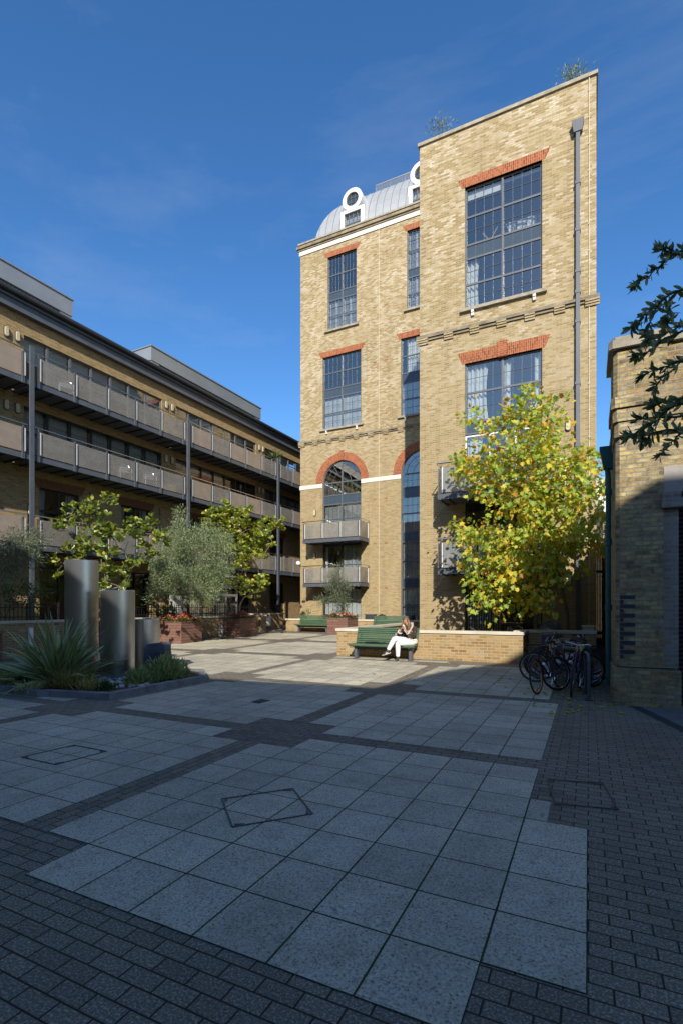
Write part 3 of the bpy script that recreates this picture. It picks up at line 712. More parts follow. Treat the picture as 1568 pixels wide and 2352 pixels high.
window(tower, ft, wx0, wx1, [(G0 + .1, 2.75, 'd')], fm='frame_black', bars=(4, 3), content=[(0, 0, 0, 'vblind'), (1, 0, 0, 'drape_r', .2)], glass='glass_dark', name='patio_door')
for za, zb_ in ((2.76, 3.07), (5.51, 5.74)): m = MB(); ft.box(m, wx0, wx1, -.14, -.105, za, zb_); m.build('floor_band', M['steel_dark'], tower)
# laundry airer and a chair behind the top glass
m = MB()
for x in (-2.7, -1.55): m.tube([(x - .1, YT + .9, 15.3), (x + .25, YT + .9, 16.15)], .012, 5); m.tube([(x + .25, YT + .9, 15.3), (x - .1, YT + .9, 16.15)], .012, 5)
for q in range(4): m.tube([(-2.78, YT + .7 + .12 * q, 16.0), (-1.45, YT + .7 + .12 * q, 16.0)], .008, 5)
air = tag(m.build('clothes_airer', M['white_paint']), 'white folding clothes airer behind the top window of the tower', 'airer')
lx = -2.68
for q in range(7):
    m = MB(); w = .09 + .08 * random.random(); hh = .3 + .25 * random.random(); b = len(m.v)
    y = YT + .66 + random.random() * .2
    m.add([(lx + (.02 if k % 3 == 0 else 0) * math.sin(k), y + .03 * math.sin(k * 2), 16.02 - hh * (k // 3) / 3) if k % 3 == 0 else (lx + w * (k % 3) / 2, y + .03 * math.cos(k), 16.02 - hh * (k // 3) / 3 * (1 - .1 * random.random())) for k in range(12)], [(0, 1, 4, 3), (1, 2, 5, 4), (3, 4, 7, 6), (4, 5, 8, 7), (6, 7, 10, 9), (7, 8, 11, 10)])
    tag(m.build('hanging_cloth', M['fabric_white'] if q != 1 else M['panel_tan'], recalc=False), 'white laundry hung on the airer behind the top window of the tower', 'laundry', 'laundry on the airer in the tower'); lx += w + .05
m = MB(); m.bar((-3.6, YT + .6, 15.85), (-3.2, YT + .6, 15.3), .06, .04); m.bar((-3.05, YT + .62, 15.95), (-3.45, YT + .62, 15.3), .06, .04)
tag(m.build('trestle', M['wood_tan']), 'crossed wooden trestle leaning inside the top window of the tower', 'trestle')
for k, zd, zr in ((0, 2.83, 4.12), (1, 5.5, 6.8)):
    balcony(tower, ft, -4.83, -.72, 1.3, zd, zr, [-4.70, -3.42, -2.14, -.85], ['panel_mesh'], label=('lower tower balcony half hidden by the yellow tree', 'upper tower balcony above the yellow tree')[k])
# downpipe with hopper, thin conduit, lights, house number
m = MB(); m.box(-.375, -.25, YT - .16, YT - .045, G0, 17.75)
dp = m.build('downpipe', M['steel_grey'], tower)
m = MB(); c = (-.312, YT - .11)
m.hexa([(c[0] - .13, c[1] - .08, 17.75), (c[0] + .13, c[1] - .08, 17.75), (c[0] + .13, c[1] + .1, 17.75), (c[0] - .13, c[1] + .1, 17.75), (c[0] - .19, c[1] - .12, 18.12), (c[0] + .19, c[1] - .12, 18.12), (c[0] + .19, c[1] + .1, 18.12), (c[0] - .19, c[1] + .1, 18.12)])
m.build('hopper_head', M['steel_grey'], dp)
m = MB()
for z in (4, 7.1, 9.2, 11.3, 12.3, 13.0, 14.4, 16.0): m.box(-.395, -.23, YT - .175, YT - .001, z, z + .1)
m.build('pipe_collar', M['steel_grey'], dp)
m = MB(); m.tube([(.03, YT - .02, 1), (.03, YT - .02, TH)], .016, 6)
for z in np.arange(2, 19.3, .9): m.box(.0, .06, YT - .04, YT, z, z + .025)
m.build('conduit', M['stone'], tower)
bulkhead(tower, ft, -.62, 7.9); bulkhead(tower, ft, -.60, 2.6)
m = MB(); m.box(-1.30, -1.06, YT - .02, YT - .001, 1.62, 1.80); pl = m.build('number_plate', M['stone'], tower)
fc = bpy.data.curves.new('house_number', 'FONT'); fc.body = '23'; fc.size = .16; fc.extrude = .003; fc.align_x = 'CENTER'; fc.align_y = 'CENTER'; fc.materials.append(M['frame_black'])
tf = bpy.data.objects.new('house_number', fc); COL.objects.link(tf); bpy.context.view_layer.update(); fm_ = bpy.data.meshes.new_from_object(tf.evaluated_get(bpy.context.evaluated_depsgraph_get())); bpy.data.objects.remove(tf); fo = bpy.data.objects.new('house_number', fm_); COL.objects.link(fo); fo.parent = pl; fo.location = Vector((-1.18, YT - .026, 1.71)) - root_loc(pl); fo.rotation_euler = (R(90), 0, 0)

# ------------------------------------------------------------ the wing (farther brick block)
YW = 27.5; XWL, XWR = -16.28, -3.0; WH = 24.35; GW = gz(YW)
wing = thing('brick_wing', 'taller brick block farther back with red round arches and a curved zinc roof', 'building', (XWL, YW, GW))
fw_ = Fr((0, YW, 0), (1, 0, 0), (0, -1, 0))
ca = [(-14.70, -12.12), (-9.64, -7.06)]
ops = [(ca[0][0], ca[0][1], GW + .1, 9.27, True), (ca[1][0], ca[1][1], GW + .55, 9.27, True)]
ops += [(a, b, 12.58, 17.02, False) for a, b in ca] + [(-14.36, -12.42, 18.6, 23.1, False), (-9.28, -7.34, 18.6, 23.1, False)]
m = MB(); wall_front(m, fw_, XWL, XWR, -.5, WH, ops)
m.poly([(XWL, YW, -1), (XWL, YW + 12, -1), (XWL, YW + 12, WH), (XWL, YW, WH)]); m.poly([(XWL, YW + 12, -1), (XWR, YW + 12, -1), (XWR, YW + 12, WH), (XWL, YW + 12, WH)])
m.poly([(XWR, YW, -1), (XWR, YW + 12, -1), (XWR, YW + 12, WH), (XWR, YW, WH)]); m.poly([(XWL, YW, WH - .3), (XWR, YW, WH - .3), (XWR, YW + 12, WH - .3), (XWL, YW + 12, WH - .3)])
m.build('wall', M['brick_tower'], wing, recalc=False)
m = MB(); m.poly([(XWL + .02, YW + 3, 0), (XWR - .02, YW + 3, 0), (XWR - .02, YW + 3, WH), (XWL + .02, YW + 3, WH)])
for z in (2.8, 5.4, 8.0, 11.3, 14.6, 17.6, 20.5): m.box(XWL + .05, XWR - .05, YW + .2, YW + 2.99, z, z + .25)
m.build('interior', M['interior'], wing)
# bands, cornice, parapet
segs = []; e = .47
for a, b in ((XWL - .03, ca[0][0] - e), (ca[0][1] + e, ca[1][0] - e), (ca[1][1] + e, XWR)):
    if a < ca[0][0] - e < b + .01: b = ca[0][0] - .0
    segs.append((a, b))
for a, b in ((XWL - .04, ca[0][0] - .002), (ca[0][1] + .002, ca[1][0] - .002), (ca[1][1] + .002, XWR)): m = MB(); fw_.box(m, a, b, 0, .035, 9.02, 9.265); m.build('stone_band', M['stone_white'], wing)
corbel_course(wing, fw_, XWL, XWR, 12.02)
m = MB(); fw_.box(m, XWL - .06, XWR, 0, .05, 23.75, 24.02); m.build('cornice_band', M['stone_white'], wing)
m = MB(); fw_.box(m, XWL - .12, XWR, 0, .10, 24.022, 24.12); fw_.box(m, XWL - .2, XWR, 0, .18, 24.122, 24.26); fw_.box(m, XWL - .10, XWR, -.3, .04, 24.262, 24.42); m.build('cornice', M['cornice'], wing)
m = MB(); fw_.box(m, XWL - .14, XWR, -.34, .09, 24.422, 24.52); m.box(XWL - .14, XWL + .2, YW + .342, YW + 12, 24.3, 24.519); m.build('parapet_coping', M['concrete'], wing)
for a, b in ca: round_arch(fw_, wing, a, b, 9.27, .47)
for a, b in ca: flat_arch(fw_, wing, a, b, 17.02, .34); sill(wing, fw_, a, b, 12.58)
for a, b in ((-14.36, -12.42), (-9.28, -7.34)): flat_arch(fw_, wing, a, b, 23.1, .33); sill(wing, fw_, a, b, 18.6, br=False)
RU = [(18.6, 19.5, 'p'), (19.5, 20.46, 'p'), (20.46, 20.94, 's'), (20.94, 21.98, 'p'), (21.98, 23.1, 'p')]
window(wing, fw_, -14.36, -12.42, RU, content=[(0, 0, 1, 'shutter'), (1, 0, 1, 'shutter')])
window(wing, fw_, -9.28, -7.34, RU, content=[(k, i, i, 'shutter') for k in (0, 1) for i in (0, 1, 3, 4)])
RM = [(12.58, 13.55, 'p'), (13.55, 14.52, 'p'), (14.52, 15.05, 's'), (15.05, 16.02, 'p'), (16.02, 17.02, 'p')]
window(wing, fw_, *ca[0], RM, content=[(0, 0, 1, 'vblind'), (1, 0, 1, 'vblind')])
window(wing, fw_, *ca[1], RM, content=[(0, 3, 4, 'drape_r', .75), (0, 0, 1, 'vblind'), (1, 3, 4, 'drape'), (1, 0, 1, 'vblind')])
window(wing, fw_, *ca[0], [(5.75, 7.95, 'd'), (7.95, 8.5, 's'), (8.5, 9.27, 'p')], arch=True, bars=(4, 2), content=[(0, 0, 0, 'hblind'), (1, 0, 0, 'hblind')], label='arched window with house plants over the upper wing balcony')
window(wing, fw_, *ca[0], [(3.1, 5.45, 'd')], fm='frame_black', bars=(4, 3), content=[(1, 0, 0, 'shutter'), (0, 0, 0, 'drape_l', .15)], name='balcony_door')
window(wing, fw_, *ca[0], [(GW + .1, 2.8, 'd')], fm='frame_black', bars=(4, 3), content=[(0, 0, 0, 'blind', .97), (1, 0, 0, 'blind', .97)], name='patio_door')
for za, zb_ in ((2.81, 3.09), (5.46, 5.74)): m = MB(); fw_.box(m, *ca[0], -.14, -.105, za, zb_); m.build('floor_band', M['steel_dark'], wing)
window(wing, fw_, *ca[1], [(GW + .55, 1.75, 'p'), (1.75, 2.75, 'p'), (2.75, 3.3, 's'), (3.3, 4.35, 'p'), (4.35, 5.4, 'p'), (5.4, 5.95, 's'), (5.95, 7.0, 'p'), (7.0, 7.95, 'p'), (7.95, 8.5, 's'), (8.5, 9.27, 'p')], arch=True,
       content=[(0, 0, 1, 'drape'), (1, 0, 1, 'drape')] + [(k, i, i, 'shutter') for k in (0, 1) for i in (3, 4, 6)], label='tall arched stair of windows beside the tower')
for k, zd, zr in ((0, 2.86, 4.12), (1, 5.47, 6.76)):
    balcony(wing, fw_, -15.33, -11.6, 1.35, zd, zr, [-15.2, -14.02, -12.85, -11.68], ['panel_grey'], label=('lower wing balcony behind the small olive', 'upper wing balcony under the arched window')[k])
for z in (7.5, 4.85, 2.25): bulkhead(wing, fw_, -15.55 + .3, z)
m = MB()
for z in (22.3, 19.2, 16.0, 12.9, 11.4, 7.95, 5.35, 2.75):
    for s in (-11.35, -10.65): fw_.box(m, s, s + .2, 0, .004, z, z + .07)
m.build('air_brick', M['brick_red'], wing)
m = MB(); m.tube([(-10.98, YW - .02, 1), (-10.98, YW - .02, 24)], .014, 6); m.build('conduit', M['stone'], wing)
# plinth
m = MB(); fw_.box(m, XWL, ca[0][0] - .05, .001, .07, -.3, 1.35); fw_.box(m, ca[0][1] + .05, ca[1][0] - .05, .001, .07, -.3, 1.35); m.build('plinth', M['brick_tower'], wing)
# curved zinc roof
m = MB(); X0r, Y0r, Z0r = -15.75, 28.2, 24.1; RH, RV = 3.3, 4.6; nseg = 14
rings = []
for i in range(nseg + 1):
    a = math.pi / 2 * i / nseg; o = RH * (1 - math.cos(a)); z = Z0r + RV * math.sin(a); rings.append((o, z))
for i in range(nseg):
    (o0, z0), (o1, z1) = rings[i], rings[i + 1]
    m.poly([(X0r + o0, Y0r + o0, z0), (XWR, Y0r + o0, z0), (XWR, Y0r + o1, z1), (X0r + o1, Y0r + o1, z1)])
    m.poly([(X0r + o0, Y0r + 11, z0), (X0r + o0, Y0r + o0, z0), (X0r + o1, Y0r + o1, z1), (X0r + o1, Y0r + 11, z1)])
m.poly([(X0r + RH, Y0r + RH, Z0r + RV), (XWR, Y0r + RH, Z0r + RV), (XWR, Y0r + 11, Z0r + RV), (X0r + RH, Y0r + 11, Z0r + RV)])
roof = m.build('zinc_roof', M['metal_roof'], wing, smooth=True)
m = MB()
x = X0r + .35
while x < XWR:
    pts = [(x, Y0r + o, z) for o, z in rings if o <= max(.01, x - X0r) + .02]
    for k in range(len(pts) - 1): m.bar(pts[k], pts[k + 1], .03, .06, (0, -1, .5))
    x += .48
y = Y0r + .4
while y < Y0r + 6:
    pts = [(X0r + o, y, z) for o, z in rings if o <= y - Y0r]
    for k in range(len(pts) - 1): m.bar(pts[k], pts[k + 1], .03, .06, (-1, 0, .5))
    y += .48
m.build('standing_seam', M['metal_clad'], roof)
for c in (-12.95, -8.6):
    m = MB(); yf = 28.05; w = .78; zt = 26.05; zc = 26.62; ro, ri = .66, .42
    m.box(c - w, c - .55, yf, yf + 2.2, 24.2, zt); m.box(c + .55, c + w, yf, yf + 2.2, 24.2, zt); m.box(c - .55, c + .55, yf, yf + 2.2, 25.86, zt); m.box(c - .55, c + .55, yf, yf + .2, 24.2, 24.6)
    n = 28
    for k in range(n):
        a0, a1 = 2 * math.pi * k / n, 2 * math.pi * (k + 1) / n
        q = [(ri, a0), (ri, a1), (ro, a1), (ro, a0)]
        f = [(c + r * math.cos(a), yf - .02, zc + r * math.sin(a)) for r, a in q]; bk = [(x, y + 2.4, z) for x, y, z in f]
        m.hexa(f + bk)
    d = m.build('dormer', M['white_paint'], wing)
    fd = Fr((0, yf, 0), (1, 0, 0), (0, -1, 0))
    window_parent = d
    g = MB(); g.poly([(c - .55, yf + .14, 24.6), (c + .55, yf + .14, 24.6), (c + .55, yf + .14, 25.86), (c - .55, yf + .14, 25.86)])
    g.poly([(c + ri * math.cos(2 * math.pi * k / n), yf + .12, zc + ri * math.sin(2 * math.pi * k / n)) for k in range(n)])
    g.build('pane', M['glass'], d, recalc=False)
    g = MB()
    for q in range(5): x = c - .55 + 1.1 * q / 4; g.box(x - .02, x + .02, yf + .09, yf + .13, 24.6, 25.86)
    for z in (24.62, 25.22, 25.84): g.box(c - .55, c + .55, yf + .092, yf + .128, z - .02, z + .02)
    g.ring((c, yf + .08, zc), (0, 1, 0), ri - .02, .03, 28, 6)
    for q in (-.14, .14): g.box(c + q - .01, c + q + .01, yf + .08, yf + .11, zc - .38, zc + .38); g.box(c - .38, c + .38, yf + .081, yf + .109, zc + q - .01, zc + q + .01)
    g.build('glazing_bar', M['frame_grey'], d)
    g = MB()
    for s0 in (c - .5, c + .03):
        g.box(s0, s0 + .06, yf + .3, yf + .33, 24.62, 25.82); g.box(s0 + .42, s0 + .48, yf + .3, yf + .33, 24.62, 25.82)
        z = 24.66
        while z < 25.8: g.box(s0 + .06, s0 + .42, yf + .3, yf + .33, z, z + .05); z += .075
    g.build('shutter', M['white_paint'], d)
m = MB(); yr, zr0 = 31.0, Z0r + RV
for z in np.arange(zr0 - .1, zr0 + .75, .07): m.bar((-12.6, yr, z), (XWR, yr, z), .02, .025)
for x in np.arange(-12.6, XWR, 1.0): m.bar((x, yr + .03, zr0 - .3), (x, yr + .03, zr0 + .8), .05, .05)
m.bar((-12.6, yr, zr0 + .8), (XWR, yr, zr0 + .8), .07, .06); m.build('roof_railing', M['metal_clad'], wing)
# white globe lamp on the corner of the wing
m = MB(); m.ball((XWL + .02, YW - .3, 4.4), .14, .14, .14, 16, 10); gl = m.build('globe', M['white_plastic'], None, smooth=True)
t = thing('globe_lamp', 'round white globe lamp bracketed to the left corner of the farther brick block', 'lamp', (XWL + .02, YW, 4.4)); gl.parent = t; gl.location = -Vector(t.location) + Vector((0, 0, 0))
m = MB(); m.tube([(XWL + .02, YW, 4.28), (XWL + .02, YW - .3, 4.27)], .02, 6); m.build('bracket', M['lead'], t)
# ------------------------------------------------------------ the long left building with balconies
KL = 1.029
XB_ = -17.4 * KL; XF = -19.2; KF = 19.2 / 19.1
def zf(z): return EYE + (z - EYE) * KF
def yf(y): return y * KF
def zl(z): return EYE + (z - EYE) * KL
def yl(y): return y * KL
left = thing('apartment_building', 'long low brick apartment block on the left with grey steel balconies and flat dark eaves', 'building', (XF, yl(19), 0))
fl_ = Fr((XF, 0, 0), (0, 1, 0), (1, 0, 0))
Y0L, Y1L = yl(1.5), yl(34.5)
ZE = 12.78
PB = [3.7, 11.22, 18.74, 26.3, 33.82]       # steel columns
strips = [(4.32, 11.1), (12.0, 18.77), (19.68, 26.45), (27.36, 34.1)]
lone = [(4.7, 6.4), (8.6, 10.3), (12.6, 14.3), (16.35, 18.05), (20.3, 22.0), (24.1, 25.8), (27.9, 29.6), (31.7, 33.4)]
DK = [zl(3.68), zl(6.85), zl(9.48)]; RLZ = [zl(4.93), zl(8.06), zl(10.69)]
ops = []
for a, b in strips: ops += [(yf(a), yf(b), DK[2] + .2, zf(12.05), False), (yf(a), yf(b), DK[1] + .2, zf(9.36), False)]
for a, b in lone: ops += [(yf(a), yf(b), DK[0] + .22, zf(6.35), False), (yf(a), yf(b), .35, zf(3.3), False)]
m = MB(); wall_front(m, fl_, Y0L, Y1L, -.5, ZE, ops, rev=.14)
XBK = XF - 11
m.poly([(XF, Y0L, -1), (XBK, Y0L, -1), (XBK, Y0L, ZE), (XF, Y0L, ZE)]); m.poly([(XF, Y1L, -1), (XBK, Y1L, -1), (XBK, Y1L, ZE), (XF, Y1L, ZE)]); m.poly([(XBK, Y0L, -1), (XBK, Y1L, -1), (XBK, Y1L, ZE), (XBK, Y0L, ZE)])
m.build('wall', M['brick_left'], left, recalc=False)
m = MB(); m.poly([(XF - 3, Y0L, 0), (XF - 3, Y1L, 0), (XF - 3, Y1L, ZE), (XF - 3, Y0L, ZE)])
for z in (DK[0], DK[1], DK[2]): m.box(XF - 2.99, XF - .2, Y0L + .05, Y1L - .05, z, z + .2)
for y in (11.55, 19.2, 26.9): m.box(XF - 2.98, XF - .18, yf(y) - .1, yf(y) + .1, .1, ZE - .1)
m.build('interior', M['interior'], left)
# recessed brick panels on the lower storey are shallow; piers stand 60 mm proud between
m = MB()
for y in (11.55, 15.3, 19.15, 23.05, 26.85): fl_.box(m, yf(y) - .55, yf(y) + .55, .0, .06, .1, DK[1] - .4)
m.build('pier', M['brick_left'], left)
m = MB(); fl_.box(m, Y0L, Y1L, -.3, .25, ZE, ZE + .34); fl_.box(m, Y0L, Y1L, -.3, .33, ZE + .342, ZE + .44); m.build('fascia', M['steel_grey'], left)
m = MB()
y = Y0L + .02; m.tube([(XF + .42, Y0L, ZE + .55), (XF + .42, Y1L, ZE + .55)], .10, 10); fl_.box(m, Y0L, Y1L, -.3, .34, ZE + .442, ZE + .6); m.build('gutter', M['steel_dark'], left)
m = MB(); m.poly([(XF + .3, Y0L, ZE + .61), (XF + .3, Y1L, ZE + .61), (XF - 11, Y1L, ZE + .7), (XF - 11, Y0L, ZE + .7)]); m.build('roof', M['lead'], left)
for i, (a, b, lb) in enumerate(((3.0, 15.6, 'nearer grey metal rooftop box'), (20.2, 30.1, 'farther grey metal rooftop box'))):
    m = MB(); x1 = -21.5 * KL; ya, yb = yl(a), yl(b); zt = zl(15.95); zm = zl(15.2)
    m.box(x1 - 5, x1 + .02, ya, yb, zm, zt); m.box(x1 - 5.05, x1 + .07, ya - .05, yb + .05, zt + .001, zt + .06)
    m.box(x1 - .3, x1 - .02, ya + .05, ya + .6, ZE + .5, zm - .001); m.box(x1 - .3, x1 - .02, yb - .6, yb - .05, ZE + .5, zm - .001)
    pb = m.build('penthouse', M['metal_clad'], left); pb['label'] = lb
    g = MB(); g.box(x1 - 4.9, x1 - .4, ya + .2, yb - .2, ZE + .5, zm - .002); g.build('penthouse_wall', M['steel_dark'], pb)
    g = MB(); y = ya + .65
    while y < yb - .65: g.box(x1 - .25, x1 - .1, y, y + .05, ZE + .5, zm - .003); y += .16
    g.build('louvre', M['metal_clad'], pb)
# windows
fu = ['white', 'open', 'open', 'open']
for i, (a, b) in enumerate(strips):
    ct = [(k, 1, 1, 'blind', .98) for k in range(7)] + [(k, 0, 0, 'blind', .9) for k in range(7) if k % 2] if i == 1 else [(k, 1, 1, 'blind', (.25, .55, .8)[k % 3]) for k in range(7)]
    window(left, fl_, yf(a), yf(b), [(DK[2] + .22, DK[2] + 1.45, 'p'), (DK[2] + 1.45, zf(12.05), 'p')], cols=7, content=ct, bars=(1, 1), rec=.08, mull=.09)
    ct = [(k, 0, 1, 'drape') for k in range(7)] if i == 1 else [(k, 1, 1, 'blind', .4 + .3 * random.random()) for k in range(7) if k < 4 or i == 0]
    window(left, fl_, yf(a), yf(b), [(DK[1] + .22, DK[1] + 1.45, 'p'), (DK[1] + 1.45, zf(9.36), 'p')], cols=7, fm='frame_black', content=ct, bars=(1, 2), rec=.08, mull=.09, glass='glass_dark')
for i, (a, b) in enumerate(lone):
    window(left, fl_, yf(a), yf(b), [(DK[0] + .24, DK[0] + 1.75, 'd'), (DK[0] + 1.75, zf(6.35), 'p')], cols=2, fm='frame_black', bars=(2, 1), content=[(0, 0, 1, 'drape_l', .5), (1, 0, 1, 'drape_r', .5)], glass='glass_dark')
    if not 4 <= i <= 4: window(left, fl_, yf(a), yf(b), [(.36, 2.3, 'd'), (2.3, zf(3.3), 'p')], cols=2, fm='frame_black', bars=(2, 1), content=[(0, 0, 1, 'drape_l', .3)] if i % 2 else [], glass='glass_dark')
    flat_arch(fl_, left, yf(a), yf(b), zf(6.35), .36, mat='brick_red_shaded')
for y in (3.5, 3.9, 11.35, 11.75, 19.0, 19.4, 26.7, 27.1):
    for z in (11.85, 9.15): bulkhead(left, fl_, yf(y), zf(z))
for y in (12.2, 18.45, 22.4, 26.2):
    for z in (5.4, 2.3): bulkhead(left, fl_, yf(y), zf(z))
# steel columns and balconies, one per bay and storey
for y in PB:
    m = MB(); yy = yl(y); m.box(XB_ + .003, XB_ + .10, yy - .05, yy + .05, 0, RLZ[2] + .15); m.box(XB_ + .101, XB_ + .115, yy - .075, yy + .075, 0, RLZ[2] + .152); m.build('steel_column', M['steel_grey'], left)
gl3 = [['panel_tan', 'panel_grey', 'panel_grey', 'panel_grey', 'panel_grey'], ['panel_grey'], ['panel_tan', 'panel_grey', 'panel_tan', 'panel_tan', 'panel_grey'], ['panel_grey', 'panel_tan']]
dep = XB_ - XF
nm = ('first', 'second', 'third')
for b in range(4):
    ya, yb = yl(PB[b]) + .16, yl(PB[b + 1]) - .16
    if b == 0: ya = yl(PB[0]) + .16
    for k in range(3):
        ps = [ya + .12 + (yb - ya - .24) * q / 5 for q in range(6)]
        g = gl3[b] if b != 0 else ['panel_tan']
        balcony(left, fl_, ya, yb, dep, DK[k], RLZ[k], ps, g if k != 0 or b != 0 else ['panel_tan'], side=False, side_l=False, ext=.145)
left.rotation_euler = (0, 0, -R(1.6))        # the block stands a touch off square to the yard
# glazed entrance porch with a canopy
m = MB(); y0, y1 = yl(18.6), yl(22.3); xp = XF + 1.5
t = thing('entrance_porch', 'glazed entrance porch with pale doors and a small canopy under the left balconies', 'porch', (xp, (y0 + y1) / 2, gz(20)))
fp = Fr((xp, 0, 0), (0, 1, 0), (1, 0, 0))
for y in np.linspace(y0, y1, 5): fp.box(m, y - .05, y + .05, -.08, 0, gz(y), 3.2)
for z in (gz(20) + .02, 2.25, 3.1): fp.box(m, y0 - .05, y1 + .05, -.081, .001, z, z + .12)
fp.box(m, y0 - .05, y0 + .05, -1.45, -.09, 3.1, 3.2); fp.box(m, y1 - .05, y1 + .05, -1.45, -.09, 3.1, 3.2)
m.build('frame', M['metal_clad'], t)
m = MB(); ys_ = np.linspace(y0, y1, 5)
for i in range(4):
    fp.quad(m, ys_[i] + .05, ys_[i + 1] - .05, .3, 2.25, -.04); fp.quad(m, ys_[i] + .05, ys_[i + 1] - .05, 2.37, 3.1, -.04)
m.build('pane', M['glass'], t, recalc=False)
m = MB(); m.hexa([(xp - 1.5, y0 - .3, 3.35), (xp + .6, y0 - .3, 3.25), (xp + .6, y1 + .3, 3.25), (xp - 1.5, y1 + .3, 3.35), (xp - 1.5, y0 - .3, 3.55), (xp + .6, y0 - .3, 3.33), (xp + .6, y1 + .3, 3.33), (xp - 1.5, y1 + .3, 3.55)]); m.build('canopy', M['metal_clad'], t)
m = MB()
for i in (1, 2): fp.box(m, ys_[i] + .06, ys_[i] + .16, -.12, -.082, .3, 2.25); fp.box(m, ys_[i + 1] - .16, ys_[i + 1] - .06, -.12, -.082, .3, 2.25); fp.box(m, ys_[i] + .16, ys_[i + 1] - .16, -.12, -.082, 2.1, 2.25); fp.box(m, ys_[i] + .16, ys_[i + 1] - .16, -.12, -.082, .3, .5)
m.build('door', M['white_paint'], t)
m = MB(); fp.quad(m, y0, y1, .3, 3.1, -1.3); m.build('porch_wall', M['white_paint'], t)
m = MB(); fp.box(m, ys_[2] + .2, ys_[2] + .75, -1.29, -1.05, 2.5, 2.75); m.build('air_unit', M['white_plastic'], t)

# ------------------------------------------------------------ the old brick building at the right with its pier and shutter
YP = 9.8
old = thing('old_brick_warehouse', 'weathered old brick warehouse at the right edge with a corbelled pier and roller shutter', 'building', (.4, YP, 0))
fo_ = Fr((0, YP, 0), (1, 0, 0), (0, -1, 0))
def chamf(m, x0, x1, t0, t1, z0, z1, c=.06):
    p = [(x0, t0), (x1, t0), (x1, t1), (x0 + c, t1), (x0, t1 - c)]
    m.prism([fo_.P(x, t, z0) for x, t in p], (0, 0, z1 - z0))
XL = .42
m = MB()
chamf(m, XL, 1.12, -1, .0, .66, 4.55)               # shaft
chamf(m, XL - .02, 9, -1, .06, 4.552, 4.80); chamf(m, XL - .045, 9, -1, .09, 4.802, 5.02); chamf(m, XL - .075, 9, -1, .13, 5.022, 5.20)
chamf(m, XL - .035, 1.16, -1, .07, 5.202, 6.02); m.box(1.162, 9, YP - .02, YP + 1, 5.203, 6.0)
m.box(2.9, 9, YP + .02, YP + 1, .0, 4.551); m.box(1.122, 2.9, YP + .021, YP + 1, 3.98, 4.551)
m.box(XL + .02, XL + .4, YP + 1.001, YP + 5.5, 0, 4.9); m.box(XL - .02, XL + .4, YP + 1.002, YP + 5.5, 4.901, 5.1)   # side wall
m.box(XL + .1, XL + .4, YP + 5.501, YP + 15, 0, 4.2)
m.build('wall', M['brick_old'], old)
m = MB(); m.box(1.122, 1.33, YP + .05, YP + 1, .66, 3.45); m.build('jamb', M['brick_jamb'], old)
m = MB(); chamf(m, XL - .05, 1.17, -1, .05, -.2, .64, .03); m.box(1.172, 1.36, YP - .02, YP + 1, -.2, .62); m.build('plinth', M['brick_old'], old)
m = MB()
chamf(m, XL - .11, 1.24, -1.05, .15, 6.022, 6.16); chamf(m, XL - .07, 1.2, -1.05, .11, 6.161, 6.22); m.box(1.242, 9, YP - .1, YP + 1, 6.002, 6.1); m.build('parapet_coping', M['concrete'], old)
m = MB()
for k in range(14):
    z = .80 + .077 * k
    if k % 2: fo_.box(m, XL + .065, XL + .29, 0, .004, z, z + .065)
    else: fo_.box(m, XL + .065, XL + .12, 0, .004, z, z + .065)
m.build('blue_brick', M['brick_blue'], old)
m = MB(); m.box(1.121, 3.0, YP - .003, YP + .4, 3.55, 3.979); m.build('lintel', noisy('grey_concrete_lintel', (.24, .22, .20), (.33, .31, .28), 2, .9, 60, .4), old)
m = MB(); m.box(1.1, 1.36, YP - .03, YP + .3, 3.452, 3.549); m.box(1.08, 1.39, YP - .05, YP + .3, 3.30, 3.451); m.build('capital', M['brick_jamb'], old)
m = MB()
z = 0.02
while z < 3.5:
    m.add([(1.331, YP + .22, z), (2.9, YP + .22, z), (2.9, YP + .17, z + .04), (1.331, YP + .17, z + .04), (2.9, YP + .22, z + .075), (1.331, YP + .22, z + .075)], [(0, 1, 2, 3), (3, 2, 4, 5)]); z += .075
m.build('roller_shutter', M['steel_dark'], old, recalc=False)
# green cast-iron rainwater pipe
m = MB(); xp, yp = XL - .06, YP + 1.6
m.tube([(xp - .02, yp, 4.45), (xp, yp, 4.2), (xp, yp, .1)], .05, 10); dp = m.build('downpipe', M['copper_green'], old, smooth=True)
m = MB(); m.hexa([(xp - .08, yp - .08, 4.42), (xp + .08, yp - .08, 4.42), (xp + .08, yp + .08, 4.42), (xp - .08, yp + .08, 4.42), (xp - .16, yp - .14, 4.85), (xp + .09, yp - .14, 4.85), (xp + .09, yp + .14, 4.85), (xp - .16, yp + .14, 4.85)]); m.build('hopper_head', M['copper_green'], dp)
m = MB()
for z in (1.6, 2.9, 3.9): m.tube([(xp, yp, z), (xp, yp, z + .12)], .066, 10)
m.build('pipe_collar', M['copper_green'], dp)
t = thing('alley_shade_screen', 'added black shade gate in the narrow gap right of the tower', 'screen', (.38, 22, gz(22)))  # added black boards that stand in for the alley's shade
m = MB()
for k in range(5): m.box(.25 + .053 * k, .25 + .053 * k + .049, 22, 22.04, .1, 5.6)
m.build('boards', M['black_metal'], t)
m = MB()
for z in (.6, 3.0, 5.2): m.box(.25, .515, 22.041, 22.08, z, z + .1)
m.build('cross_rail', M['black_metal'], t)
